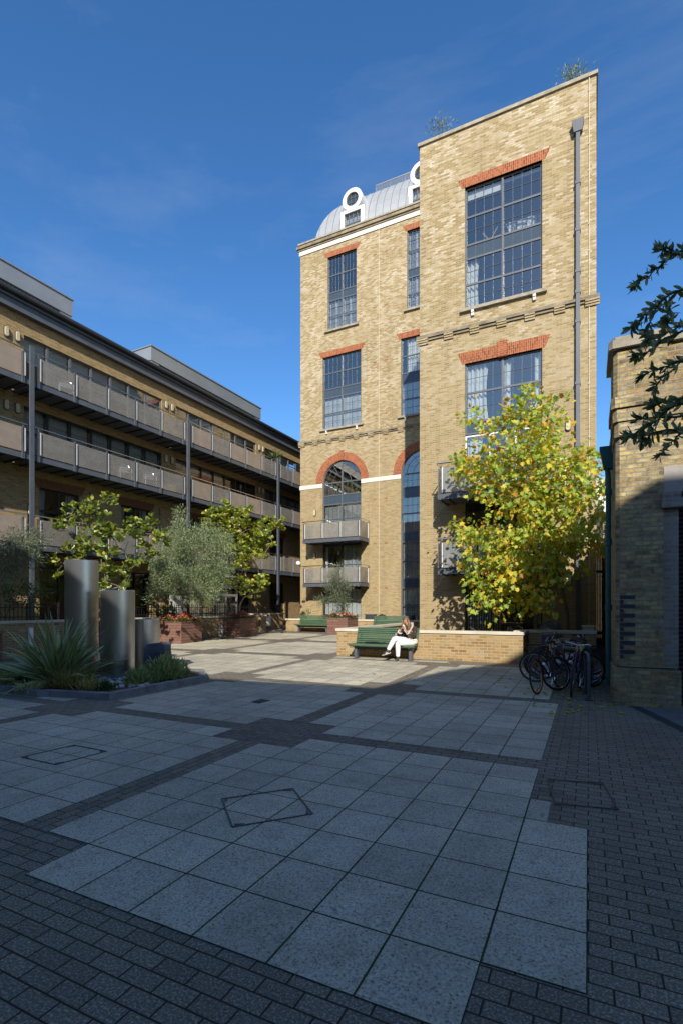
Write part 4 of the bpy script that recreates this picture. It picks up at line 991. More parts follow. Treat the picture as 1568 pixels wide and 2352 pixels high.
# pale corrugated shed far beyond the gap
m = MB(); x0 = -1.0; yb = 34
for k in range(40): m.add([(x0 + .12 * k, yb, 6.9), (x0 + .12 * k + .06, yb - .05, 6.9), (x0 + .12 * k + .06, yb - .05, 9.3), (x0 + .12 * k, yb, 9.3), (x0 + .12 * k + .12, yb, 6.9), (x0 + .12 * k + .12, yb, 9.3)], [(0, 1, 2, 3), (1, 4, 5, 2)])
t = thing('corrugated_shed', 'pale corrugated metal shed seen through the gap right of the tower', 'shed', (x0 + 2, yb, 0)); m.build('cladding', M['white_paint'], t, recalc=False)
m = MB(); m.box(x0 - .1, x0 + 5, yb - .01, yb + 5, 9.301, 9.4); m.build('roof', M['metal_clad'], t)
m = MB(); m.box(x0 - .1, x0 + 5, yb - .02, yb + 4.9, -.3, 6.899); m.build('wall', M['brick_old'], t)

# ------------------------------------------------------------ the building behind the camera (casts the shade over the near yard, mirrored in the glass)
yb = -6.0
prof = [(-40, 12.5), (-9, 12.5), (-5.2, 10.7), (-1.7, 9.05), (2.55, 9.3), (4.5, 11.15), (6.4, 12.4), (7.6, 13.2), (30, 13.2)]
t = thing('brick_terrace', 'brick terrace behind the camera whose stepped roofline shades the yard', 'building', (0, yb, 0))
m = MB(); pts = [(x, yb, z) for x, z in prof]; lo = [(-40, yb, -1), (30, yb, -1)]
m.prism([lo[1], lo[0]] + pts, (0, -7, 0)); m.build('wall', M['brick_left'], t)
m = MB()
for x in range(-36, 30, 3):
    for z in (1.2, 4.2, 6.8): m.box(x, x + 1.3, yb + .005, yb + .03, z, z + 1.6)
m.build('window', M['frame_grey'], t)
# ------------------------------------------------------------ low walls, railing, wall boxes
def low_wall(name, label, runs, top, mat='brick_low', cop='stone', group=None, ch=.09, ov=.04):
    x0, x1, y0, y1 = runs[0]; t = thing(name, label, 'wall', ((x0 + x1) / 2, (y0 + y1) / 2, gz(y0)), group=group)
    m = MB(); c = MB()
    for i, (x0, x1, y0, y1) in enumerate(runs):
        e = .002 * i; m.box(x0, x1, y0, y1, -.3, top - ch)
        c.box(x0 - ov, x1 + ov, y0 - ov, y1 + ov, top - ch + .001 + e, top + e)
    m.build('brickwork', M[mat], t); c.build('coping', M[cop], t, bevel=.008); return t
low_wall('patio_wall', 'low yellow brick wall with pale stone coping behind the woman\'s bench, turning back at its left corner', [(-7.37, -1.62, 14.78, 15.05), (-7.37, -7.10, 15.09, 22.3)], .97)
low_wall('patio_wall', 'short dark low brick wall behind the parked bicycles', [(-1.88, -1.62, 15.09, 16.0), (-1.58, .18, 15.85, 16.1)], .99)
low_wall('patio_wall', 'low brick wall with pale coping behind the far green benches and the olive planter', [(-15.84, -6.9, 25.1, 25.36), (-15.84, -15.58, 25.4, 27.3)], .99)
low_wall('garden_wall', 'long low brick wall under the black railing in front of the left apartments', [(-17.0, -16.7, 3.0, 23.6), (-17.05, -16.55, 23.62, 24.1)], 1.22)
low_wall('garden_wall', 'set back stretch of low brick wall under the black railing beside the farther brick block', [(-17.7, -17.4, 24.1, 27.3)], 1.29)
def railing(label, x, y0, y1, z0, z1):
    t = thing('railing', label, 'railing', (x, (y0 + y1) / 2, z0)); m = MB()
    for z in (z0 + .1, z1 - .13): m.box(x - .012, x + .012, y0, y1, z, z + .03)
    m.build('rail', M['black_metal'], t); m = MB(); y = y0
    while y <= y1: m.box(x - .009, x + .009, y - .009, y + .009, z0, z1 - .02); m.add([(x - .014, y - .014, z1 - .02), (x + .014, y - .014, z1 - .02), (x + .014, y + .014, z1 - .02), (x - .014, y + .014, z1 - .02), (x, y, z1 + .05)], [(0, 1, 4), (1, 2, 4), (2, 3, 4), (3, 0, 4)]); y += .135
    m.build('bars', M['black_metal'], t); m = MB(); y = y0
    while y <= y1: m.box(x - .022, x + .022, y - .022, y + .022, z0, z1 + .04); y += 1.9
    m.build('rail_post', M['black_metal'], t)
railing('long black spiked railing on the garden wall below the left balconies', -16.86, 3.0, 23.9, 1.223, 1.76)
railing('short black spiked railing by the corner of the farther brick block', -17.55, 24.2, 27.2, 1.293, 1.80)
for pa, pb, X, lb in (((503, 1432), (524, 1462), -16.7, 'pale metal box low on the garden wall between the two flower planters'), ((609.5, 1416), (619.7, 1439), -17.4, 'small pale metal box on the set back garden wall'), ((62, 1440), (75, 1485), -16.7, 'pale metal box on the garden wall behind the flax leaves')):
    A, B = onX(pa[0], pa[1], X), onX(pb[0], pb[1], X)
    t = thing('wall_box', lb, 'box', (X, A.y, B.z)); m = MB(); m.box(X + .001, X + .09, A.y, B.y, B.z, A.z); m.build('case', M['silver_paint'], t, bevel=.01)
    m = MB(); m.box(X + .091, X + .1, A.y + .04, B.y - .04, B.z + .05, A.z - .05); m.build('cover', M['white_plastic'], t)
# ------------------------------------------------------------ benches
def make_bench(label, loc):
    t = thing('park_bench', label, 'bench', loc, group='green slatted benches'); L = 1.015; o = Vector(loc)
    def B(m, *a): x0, x1, y0, y1, z0, z1 = a; return m.box(o.x + x0, o.x + x1, o.y + y0, o.y + y1, o.z + z0, o.z + z1)
    for k in range(5):
        m = MB(); y = -.27 + k * .105
        if k == 0: m.tube([o + Vector((-L - .03, y + .03, .425)), o + Vector((L + .03, y + .03, .425))], (.038, .045), 10); m.build('seat_slat', M['green_paint'], t, smooth=True)
        else: B(m, -L, L, y, y + .085, .425, .46); m.build('seat_slat', M['green_paint'], t, bevel=.008)
    for k in range(8):
        m = MB(); f = k / 7; y = .24 + .15 * f; z = .50 + .42 * f
        m.bar(o + Vector((-L, y, z)), o + Vector((L, y, z)), .03, .048, (0, .33, 1)); m.build('back_slat', M['green_paint'], t, bevel=.006)
    for s in (-.88, .88):
        m = MB(); B(m, s - .045, s + .045, -.10, .06, 0.012, .36); m.build('leg', M['steel_grey'], t); m = MB(); B(m, s - .07, s + .07, -.16, .16, .0, .011); m.build('foot_plate', M['steel_grey'], t)
        m = MB(); B(m, s - .03, s + .03, -.25, .27, .362, .423); m.bar(o + Vector((s, .25, .38)), o + Vector((s, .415, .93)), .05, .03, (0, -1, .3)); m.build('bracket', M['steel_dark'], t)
    m = MB(); B(m, -.83, .83, -.05, .03, .29, .358); m.build('cross_beam', M['steel_dark'], t)
    return t
def copy_tree(o, parent=None):
    c = o.copy(); COL.objects.link(c)
    if parent: c.parent = parent
    for ch in list(o.children): copy_tree(ch, c)
    return c
BX, BY = -5.585, 14.34; BZ = gz(BY)
b0 = make_bench('green slatted bench with a woman sitting on its right end', (BX, BY, BZ))
for lb, x in (('empty green slatted bench left of the small olive planter', -13.7), ('empty green slatted bench right of the small olive planter, half hidden by the low wall', -9.2)):
    c = copy_tree(b0); c.location = (x, 24.5, gz(24.5)); c['label'] = lb
# ------------------------------------------------------------ foliage helpers
OBOV = [(.12, .15), (.30, .45), (.34, .68), (.22, .90)]
LANC = [(.07, .18), (.11, .45), (.085, .75)]
TULIP = [(.10, .04), (.40, .08), (.30, .28), (.50, .52), (.20, .66), (.16, .95)]
OVAL = [(.18, .15), (.30, .45), (.2, .8)]
def leaf_mesh(name, mat, parent, P, D, size, outline, fold=.25, up=.5):
    P = np.asarray(P, float); D = np.asarray(D, float); N = len(P); size = np.broadcast_to(np.asarray(size, float), (N,))
    D = D / np.maximum(np.linalg.norm(D, axis=1, keepdims=True), 1e-6)
    rnd = rng.normal(size=(N, 3)); rnd[:, 2] += up * 2
    nz = rnd - D * np.sum(rnd * D, axis=1, keepdims=True); nz /= np.maximum(np.linalg.norm(nz, axis=1, keepdims=True), 1e-6)
    sx = np.cross(D, nz); k = len(outline); nv = 2 + 2 * k
    loc = [(0, 0, 0)] + [(x, y, fold * x) for x, y in outline] + [(0, 1 if outline is not TULIP else .8, -.06)] + [(-x, y, fold * x) for x, y in outline[::-1]]
    loc = np.array(loc)
    V = P[:, None, :] + size[:, None, None] * (loc[None, :, 0:1] * sx[:, None, :] + loc[None, :, 1:2] * D[:, None, :] + loc[None, :, 2:3] * nz[:, None, :])
    f = [list(range(0, k + 2)), [k + 1] + list(range(k + 2, nv)) + [0]]
    F = (np.arange(N)[:, None] * nv)
    n1 = len(f[0]); n2 = len(f[1])
    idx = np.concatenate([F + np.array(f[0]), F + np.array(f[1])], axis=1).ravel()
    me = bpy.data.meshes.new(name); me.vertices.add(N * nv); me.loops.add(len(idx)); me.polygons.add(2 * N)
    L = np.array(root_loc(parent)) if parent is not None else np.zeros(3)
    me.vertices.foreach_set('co', (V.reshape(-1, 3) - L).astype(np.float32).ravel()); me.loops.foreach_set('vertex_index', idx.astype(np.int32))
    lt = np.tile([n1, n2], N); ls = np.concatenate([[0], np.cumsum(lt)[:-1]])
    me.polygons.foreach_set('loop_start', ls.astype(np.int32)); me.polygons.foreach_set('loop_total', lt.astype(np.int32))
    me.update(calc_edges=True); me.validate()
    o = bpy.data.objects.new(name, me); COL.objects.link(o); me.materials.append(mat)
    if parent is not None: o.parent = parent
    return o
def grow(trunk, targets, tip=.008, p=2.3, wig=.06, seg=.35):
    """nodes along the trunk, then every target is joined to the best lower node; pipe-model radii"""
    pos = [Vector(q) for q in trunk]; par = [-1] + list(range(len(trunk) - 1))
    c = pos[-1]; ts = sorted([Vector(q) for q in targets], key=lambda q: (q - c).length)
    for q in ts:
        best = min(range(min(1, len(pos) - 1), len(pos)), key=lambda i: (pos[i] - q).length + .9 * max(0, pos[i].z - q.z + .15) + (.15 if i < len(trunk) - 2 else 0))
        a = pos[best]; n = max(2, int((q - a).length / seg)); prev = best
        for k in range(1, n + 1):
            f = k / n; v = a.lerp(q, f); bow = math.sin(f * math.pi) * .10 * (q - a).length
            v = v + Vector((random.gauss(0, wig) * (k < n), random.gauss(0, wig) * (k < n), bow * .6 + random.gauss(0, wig * .5) * (k < n)))
            pos.append(v); par.append(prev); prev = len(pos) - 1
    n = len(pos); acc = [0.0] * n; ch = [[] for _ in range(n)]
    for i in range(n):
        if par[i] >= 0: ch[par[i]].append(i)
    rad = [0.0] * n
    for i in range(n - 1, -1, -1):
        rad[i] = tip if not ch[i] else (sum(rad[k] ** p for k in ch[i])) ** (1 / p) * 1.004
    return pos, par, ch, rad
def limbs(m, pos, par, ch, rad, cap, n=6):
    started = set(); stack = [0]
    while stack:
        s = stack.pop(); path = [s] if par[s] < 0 else [par[s], s]
        rr = [min(cap, rad[s])] if par[s] < 0 else [min(cap, rad[s]) * 1.05, min(cap, rad[s])]
        i = s
        while ch[i]:
            big = max(ch[i], key=lambda k: rad[k])
            for k in ch[i]:
                if k != big: stack.append(k)
            path.append(big); rr.append(min(cap, rad[big])); i = big
        if len(path) > 1: m.tube([pos[k] for k in path], rr, n)
def blobs3(bl, Y, dy, sub, flat=1.0):
    """cluster centres spread through each blob at real, differing depths"""
    out = []
    for b in bl:
        x, y, r = b[:3]
        n = max(2, int(sub * (r / 25.0) ** 1.6))
        for _ in range(n):
            a = random.random() * 6.283; q = r * math.sqrt(random.random()) * .85
            out.append(onY(x + q * math.cos(a), y + q * math.sin(a), Y + (random.random() * 2 - 1) * dy))
    return out
def tree(name, label, trunk, cl, leaf, nper, spread, size, outline, bark, cap, tip=.008, whorl=False, group=None, droop=0.0, wig=.06, sj=.3, fold=.25, up=.5, first=None, cat='tree'):
    t = thing(name, label, cat, trunk[0], group=group)
    pos, par, ch, rad = grow(trunk, cl, tip, wig=wig); m = MB(); limbs(m, pos, par, ch, rad, cap)
    sc = cap / max(rad[0], 1e-6)
    m.build('trunk', M[bark], t, smooth=True, box_uv=False, recalc=False)
    P = []; D = []; Sz = []
    ax = pos[len(trunk) - 1]
    for q in cl:
        out = (q - ax); out = out.normalized() if out.length > .01 else Vector((0, 0, 1))
        if whorl:
            for w in range(2):
                c = q + Vector((random.gauss(0, spread), random.gauss(0, spread), random.gauss(0, spread)))
                axd = (out * .5 + Vector((random.gauss(0, .3), random.gauss(0, .3), .9))).normalized(); s1 = axd.orthogonal().normalized(); s2 = axd.cross(s1)
                for k in range(nper // 2):
                    a = k * 2.4; tl = .35 + .6 * random.random()
                    P.append(c - axd * (.10 * random.random())); D.append(s1 * math.cos(a) + s2 * math.sin(a) + axd * tl); Sz.append(size * (1 + sj * (random.random() - .5) * 2))
        else:
            for k in range(nper):
                v = Vector((random.gauss(0, 1), random.gauss(0, 1), random.gauss(0, 1))); P.append(q + v * spread)
                D.append(v.normalized() * .8 + out * .5 + Vector((random.gauss(0, .4), random.gauss(0, .4), random.gauss(0, .4) - droop))); Sz.append(size * (1 + sj * (random.random() - .5) * 2))
    leaf_mesh('crown', M[leaf], t, P, D, Sz, outline, fold, up)
    return t
# ------------------------------------------------------------ planters with flowers
def planter(label, x0, x1, y0, y1, h, flowers, fl_label=None):
    z0 = gz(y0); t = thing('planter', label, 'planter', ((x0 + x1) / 2, (y0 + y1) / 2, z0))
    m = MB(); m.box(x0, x1, y0, y0 + .05, z0 - .05, z0 + h - .04); m.box(x0, x1, y1 - .05, y1, z0 - .05, z0 + h - .04); m.box(x0, x0 + .05, y0 + .051, y1 - .051, z0 - .05, z0 + h - .04); m.box(x1 - .05, x1, y0 + .051, y1 - .051, z0 - .05, z0 + h - .04); m.build('boards', M['planter'], t)
    m = MB()
    for a in ((x0 - .025, x1 + .025, y0 - .025, y0 + .07), (x0 - .025, x1 + .025, y1 - .07, y1 + .025), (x0 - .024, x0 + .07, y0 + .071, y1 - .071), (x1 - .07, x1 + .024, y0 + .071, y1 - .071)): m.box(*a, z0 + h - .039, z0 + h)
    m.build('rim', M['planter'], t)
    m = MB(); m.box(x0 + .051, x1 - .051, y0 + .052, y1 - .052, z0 + h - .2, z0 + h - .08); m.build('soil', M['soil'], t)
    if flowers:
        f = thing('bedding_flowers', fl_label, 'flowers', ((x0 + x1) / 2, (y0 + y1) / 2, z0 + h - .08))
        def dome(n, lift, mat, size, out, name):
            P = []; D = []
            for _ in range(n):
                u, v = random.random() * 2 - 1, random.random() * 2 - 1
                hh = .34 * (1 - .55 * (u * u + v * v) / 2 + .25 * math.sin(u * 5 + v * 3)) * (random.random() ** .45 if lift == 0 else 1) + lift * .5
                P.append(((x0 + x1) / 2 + u * ((x1 - x0) / 2 + .04), (y0 + y1) / 2 + v * ((y1 - y0) / 2 + .04), z0 + h - .06 + max(.02, hh - .04))); D.append((random.gauss(0, 1), random.gauss(0, 1), random.gauss(.4, .6)))
            leaf_mesh(name, M[mat], f, P, D, size, out, .2, .8)
        dome(1300, 0, 'leaf_small', .07, OVAL, 'leaves')
        for mat, n in flowers: dome(n, .04, mat, .05, [(.35, .2), (.5, .6), (.3, .95)], 'petals')
    return t
planter('red brown timber planter under the big round olive tree', -16.57, -15.4, 16.2, 17.46, .93, [('flower_red', 480), ('flower_white', 60)], 'mound of red flowers in the planter of the big round olive')
planter('red brown timber planter under the right of the two glossy leaved trees', -16.3, -15.2, 20.0, 21.3, .93, [('flower_pink', 620)], 'mound of magenta flowers in the planter of the right glossy leaved tree')
planter('red brown timber planter seen between the two tall steel cylinders', -16.5, -15.4, 12.3, 13.5, .93, [('flower_red', 300), ('flower_white', 160)], 'red and white flowers seen between the two tall steel cylinders')
planter('red brown timber planter at the left edge behind the flax', -16.5, -15.4, 7.7, 8.95, .93, None)
planter('red brown timber planter of the small olive between the far benches', -12.37, -11.2, 23.65, 24.95, .86, [('flower_red', 330), ('flower_white', 200)], 'mound of red and white flowers under the small olive by the far benches')
# ------------------------------------------------------------ trees
mg_l = [(204, 1143, 12), (250, 1145, 18), (163, 1169, 18), (192, 1167, 20), (223, 1172, 22), (149, 1200, 22), (178, 1200, 25), (130, 1220, 16), (235, 1205, 14), (257, 1208, 18), (163, 1244, 32), (216, 1232, 22), (240, 1234, 18), (305, 1200, 22), (336, 1210, 18), (346, 1196, 12), (283, 1224, 18), (319, 1234, 22), (230, 1258, 18), (276, 1258, 15), (368, 1244, 18), (343, 1270, 20), (324, 1282, 14), (298, 1301, 18), (101, 1272, 18), (130, 1280, 20), (134, 1306, 14), (173, 1277, 22), (238, 1301, 18), (254, 1323, 22), (274, 1320, 18), (283, 1342, 14), (240, 1347, 16), (226, 1359, 14), (206, 1256, 18)]
b = Vector((-15.95, 12.9, .95))
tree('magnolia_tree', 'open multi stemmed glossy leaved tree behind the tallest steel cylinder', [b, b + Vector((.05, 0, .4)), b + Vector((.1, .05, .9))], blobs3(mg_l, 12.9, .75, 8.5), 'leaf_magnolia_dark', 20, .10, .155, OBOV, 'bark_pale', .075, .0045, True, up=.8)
mg_r = [(520, 1163, 14), (491, 1170, 14), (539, 1175, 18), (575, 1172, 12), (484, 1191, 20), (511, 1191, 28), (537, 1196, 30), (561, 1191, 20), (479, 1210, 22), (523, 1220, 34), (556, 1215, 32), (595, 1210, 18), (614, 1225, 18), (631, 1203, 18), (641, 1196, 12), (527, 1247, 35), (561, 1242, 35), (592, 1242, 28), (614, 1244, 20), (549, 1270, 28), (580, 1268, 28), (604, 1275, 18), (561, 1294, 16), (523, 1335, 10), (547, 1338, 14), (568, 1342, 16), (585, 1333, 18), (602, 1345, 18), (573, 1357, 12)]
b = Vector((-15.75, 20.6, 1.0))
tree('magnolia_tree', 'yellow green glossy leaved tree in the planter with magenta flowers', [b, b + Vector((.0, 0, .4)), b + Vector((.05, .0, .8))], blobs3(mg_r, 20.4, 1.0, 12), 'leaf_magnolia', 20, .12, .175, OBOV, 'bark_pale', .085, .005, True, up=.8)
ol = [(395, 1250, 32), (385, 1300, 34), (505, 1300, 34), (370, 1310, 20), (420, 1240, 36), (470, 1235, 38), (500, 1270, 34), (400, 1290, 42), (450, 1290, 56), (495, 1320, 36), (390, 1335, 36), (440, 1350, 40), (480, 1355, 32), (365, 1335, 20), (352, 1365, 15), (510, 1240, 14), (418, 1196, 5), (414, 1206, 6), (412, 1180, 3)]
b = Vector((-16.0, 16.85, 1.05))
tree('olive_tree', 'big round silvery olive tree in the planter with red flowers', [b, b + Vector((0, 0, .35)), b + Vector((.0, 0, .75))], blobs3(ol, 16.6, .95, 13), 'leaf_olive', 110, .15, .095, LANC, 'bark', .085, .005, droop=.1, cat='tree')
ol = [(775, 1305, 9), (770, 1325, 14), (785, 1340, 16), (760, 1345, 16), (775, 1365, 22), (795, 1350, 12), (755, 1383, 12), (785, 1388, 14), (736, 1378, 6)]
b = Vector((-11.75, 24.2, 1.0))
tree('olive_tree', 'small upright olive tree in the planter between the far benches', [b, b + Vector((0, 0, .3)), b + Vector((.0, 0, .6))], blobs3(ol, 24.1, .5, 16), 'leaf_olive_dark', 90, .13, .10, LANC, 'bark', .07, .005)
ol = [(30, 1240, 22), (68, 1235, 22), (92, 1252, 16), (10, 1262, 22), (50, 1265, 26), (82, 1280, 13), (30, 1300, 20), (5, 1310, 18)]
b = Vector((-15.9, 8.4, 1.0))
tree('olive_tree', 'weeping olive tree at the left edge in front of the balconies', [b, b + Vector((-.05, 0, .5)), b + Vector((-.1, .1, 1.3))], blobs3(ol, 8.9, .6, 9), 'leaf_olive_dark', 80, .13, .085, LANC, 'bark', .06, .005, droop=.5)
bu = [(15, 1350, 26), (55, 1345, 26), (92, 1355, 18), (30, 1380, 18), (75, 1380, 18)]
b = Vector((-17.6, 10.3, 1.0))
tree('patio_shrub', 'dark leafy shrub behind the black railing at the left edge', [b, b + Vector((0, 0, .2))], blobs3(bu, 10.2, .4, 7), 'leaf_ivy', 26, .12, .08, OVAL, 'bark', .04, .005, cat='shrub')
b = Vector((-16.25, 26.2, .9))
tree('patio_shrub', 'small yellow green shrub on the low wall by the corner of the farther brick block', [b, b + Vector((0, 0, .1))], blobs3([(700, 1411, 12), (710, 1405, 9), (693, 1416, 9)], 26.0, .25, 10), 'leaf_small', 24, .08, .07, OVAL, 'bark', .03, .004, cat='shrub')
tl = [(1210, 903, 15), (1212, 925, 16), (1250, 925, 18), (1280, 945, 16), (1185, 970, 36), (1240, 980, 50), (1130, 985, 24), (1088, 962, 18), (1075, 1062, 34), (1130, 1048, 46), (1190, 1045, 55), (1260, 1045, 55), (1320, 1058, 32), (1370, 1058, 20), (1058, 1085, 20), (1120, 1108, 40), (1200, 1115, 55), (1280, 1125, 55), (1350, 1120, 36), (1150, 1155, 34), (1230, 1185, 55), (1310, 1190, 50), (1368, 1190, 28), (1060, 1225, 30), (1110, 1235, 42), (1170, 1250, 52), (1240, 1260, 55), (1310, 1245, 40), (1365, 1235, 22), (1075, 1290, 32), (1130, 1300, 42), (1200, 1310, 50), (1265, 1305, 34), (1090, 1340, 26), (1150, 1350, 36), (1220, 1358, 30), (1110, 1372, 20), (1190, 1385, 14), (1250, 1392, 9), (1140, 1395, 10), (1330, 1300, 12)]
b = Vector((-.52, 16.75, .6))
tree('tulip_tree', 'tall yellow and green autumn tree in front of the tower', [b, b + Vector((-.05, -.1, .9)), b + Vector((-.22, -.25, 1.8)), b + Vector((-.4, -.4, 3.0)), b + Vector((-.6, -.5, 4.3)), b + Vector((-.75, -.5, 5.6))], blobs3([(x, y, r * .86) for x, y, r in tl], 15.7, 1.0, 6.0), 'leaf_tulip', 20, .17, .15, TULIP, 'bark', .12, .006, droop=.35, up=.6, sj=.35)
# tufts on the tower roof
for (x, y, r, lb) in ((1008, 292, 14, 'pale rooftop shrub at the left end of the tower parapet'), (1310, 175, 20, 'grey green rooftop shrub at the right end of the tower parapet')):
    cs = blobs3([(x, y, r), (x - r * .6, y + 8, r * .7), (x + r * .9, y - 8, r * .8)], 19.5, .25, 16); b = Vector((cs[0].x, 19.6, TH))
    tree('rooftop_shrub', lb, [b, b + Vector((0, 0, .12))], cs, 'leaf_olive', 16, .14, .10, LANC, 'bark', .03, .004, cat='shrub')
# spiky cordyline pot plant on the upper left balcony
c0 = onX(632, 1052, XB_ - .25); t = thing('spiky_plant', 'spiky palm like plant above the top rail of the left balconies', 'plant', (c0.x, c0.y, DK[2] + .2))
m = MB(); m.tube([(c0.x, c0.y, DK[2] + .2), (c0.x, c0.y, c0.z)], .04, 6); m.build('stem', M['bark'], t)
P = []; D = []
for k in range(46): P.append(c0); D.append((random.gauss(0, 1), random.gauss(0, 1), random.gauss(.5, .7)))
leaf_mesh('leaves', M['leaf_small'], t, P, D, .62, [(.03, .2), (.04, .5), (.02, .8)], .1)
# ------------------------------------------------------------ planting bed with steel cylinders
bed = [(-7.67, 6.29), (-7.72, 8.95), (-8.5, 9.75), (-13.4, 9.6), (-13.6, 5.55), (-10.26, 5.93), (-9.1, 5.88), (-8.95, 6.02)]
t = thing('planting_bed', 'raised planting bed edged with dark granite kerbs around the steel cylinders', 'planting bed', (-10, 7.8, 0))
m = MB(); n = len(bed)
def inset(k, w):
    p, q, r = Vector((*bed[k - 1], 0)), Vector((*bed[k], 0)), Vector((*bed[(k + 1) % n], 0))
    a, b = (q - p).normalized(), (r - q).normalized(); na, nb = Vector((-a.y, a.x, 0)), Vector((-b.y, b.x, 0)); bis = (na + nb); 
    return q + bis * (w / max(.5, (1 + na.dot(nb))))
for k in range(n):
    a, b = Vector((*bed[k], 0)), Vector((*bed[(k + 1) % n], 0)); ai, bi = inset(k, .16), inset((k + 1) % n, .16); z = Vector((0, 0, .125))
    L = (b - a).length; nn = max(1, int(L / .8)); g = .004 / L
    for q in range(nn):
        f0, f1 = q / nn + g, (q + 1) / nn - g; hz = z + Vector((0, 0, random.uniform(-.004, .006))); lo = Vector((0, 0, -.05))
        A, B, C, Dd = a.lerp(b, f0), a.lerp(b, f1), ai.lerp(bi, f1), ai.lerp(bi, f0)
        o1 = (ai - a).normalized() * .025
        m.hexa([A + lo, B + lo, C + lo, Dd + lo, A + o1 + hz, B + o1 + hz, C + hz, Dd + hz])
m.build('kerb', M['granite'], t, bevel=.008)
m = MB(); m.poly([inset(k, .16) + Vector((0, 0, .085)) for k in range(n)]); m.build('soil', M['soil'], t)
for x, y, r, zt, lb in ((-10.75, 8.05, .36, 2.76, 'tallest polished steel cylinder at the left of the planting bed'), (-9.68, 8.17, .365, 2.05, 'middle polished steel cylinder in front of the shortest one'), (-9.78, 9.05, .345, 1.37, 'shortest polished steel cylinder behind the middle one')):
    t = thing('steel_cylinder', lb, 'sculpture', (x, y, .08), group='polished steel cylinders in the bed')
    m = MB(); m.lathe((x, y, 0), [(r, .05), (r, zt - .006), (r - .006, zt), (r - .03, zt), (r - .03, zt - .25)], 64, False); m.build('shell', M['brushed'], t, smooth=True, recalc=False)
    m = MB(); m.lathe((x, y, zt - .25), [(r - .03, -.01), (.02, -.01)], 48, False); m.build('lid', M['steel_dark'], t)
    m = MB(); m.tube([(x + .1, y, zt - .25), (x + .1, y, zt + .03)], .035, 10); m.build('nozzle', M['chrome'], t)
def rock(name, label, x, y, z, rx, ry, rz, mat, cat='boulder', group=None, block=False):
    m = MB(); n, k = (18, 12); m.ball((0, 0, 0), 1, 1, 1, n, k); ph = [random.random() * 6 for _ in range(6)]
    for i, (a, b2, c) in enumerate(m.v):
        if block:
            s = max(abs(a), abs(b2), abs(c)); f = .82 + .18 * s; a, b2, c = [math.copysign(abs(q / s) ** .9, q) * f for q in (a, b2, c)]
        d = 1 + .09 * math.sin(3 * a + ph[0]) * math.sin(4 * b2 + ph[1]) + .06 * math.sin(7 * c + ph[2] + 3 * a)
        m.v[i] = (x + a * rx * d, y + b2 * ry * d, z + c * rz * d)
    o = m.build(name, M[mat], None, smooth=not block); tag(o, label, cat, group); return o
def slate_block(label, x, y, w, d, h, rz, seed):
    t = bmesh.new(); bmesh.ops.create_cube(t, size=1); bmesh.ops.subdivide_edges(t, edges=t.edges, cuts=7, use_grid_fill=True)
    rr = random.Random(seed); ph = [rr.random() * 6 for _ in range(8)]
    for v in t.verts:
        a, b2, c = v.co; r = 1 + .05 * math.sin(9 * c + ph[0]) * math.sin(7 * a + ph[1]) + .05 * math.sin(14 * b2 + ph[2] + 5 * c) + rr.uniform(-.012, .012)
        sk = .06 * a if c > .4 else 0
        v.co = Vector((a * w * r, b2 * d * r, (c + .5) * h + sk - (.05 if c > .4 and abs(a) > .4 else 0)))
    me = bpy.data.meshes.new('slate_block'); t.to_mesh(me); t.free(); o = bpy.data.objects.new('slate_block', me); COL.objects.link(o); me.materials.append(M['slate'])
    o.location = (x, y, .06); o.rotation_euler = (0, 0, rz); tag(o, label, 'rock')
slate_block('upright dark blue grey slate block right of the steel cylinders', -8.72, 8.45, .48, .36, .80, .35, 3)
slate_block('pale slate block half hidden between the tall and the middle steel cylinder', -10.5, 9.2, .40, .3, .75, .2, 9)
for i, (px, py, r, lb) in enumerate(((289, 1538, .13, 'roundest pale boulder beside the slate block'), (296, 1527, .16, 'dark boulder behind the pale ones by the shortest cylinder'), (277, 1545, .15, 'flat pale boulder at the foot of the middle cylinder'), (258, 1546, .12, 'grey boulder left of the flat pale boulder'), (300, 1517, .14, 'brownish boulder at the foot of the shortest cylinder'), (236, 1530, .14, 'grey boulder at the left foot of the middle cylinder'), (122, 1528, .15, 'grey boulder under the flax at the left'), (150, 1572, .12, 'brown boulder at the kerb below the flax'))):
    q = onG(px, py + 8); rock('boulder', lb, q.x, q.y, .12, r, r * .8, r * (.8 if i != 2 else .62), 'pebble' if i % 2 == 0 else 'granite')
m = MB()
for _ in range(260):
    px, py = random.uniform(205, 350), random.uniform(1540, 1590)
    q = onG(px, py)
    if not (-10.2 < q.x < -7.95 and 6.45 < q.y < 8.6): continue
    r = random.uniform(.025, .06); m.ball((q.x, q.y, .095), r * 1.2, r, r * .6, 8, 5, .12)
tag(m.build('pebbles', M['pebble'], None, smooth=True, box_uv=False), kind='stuff')
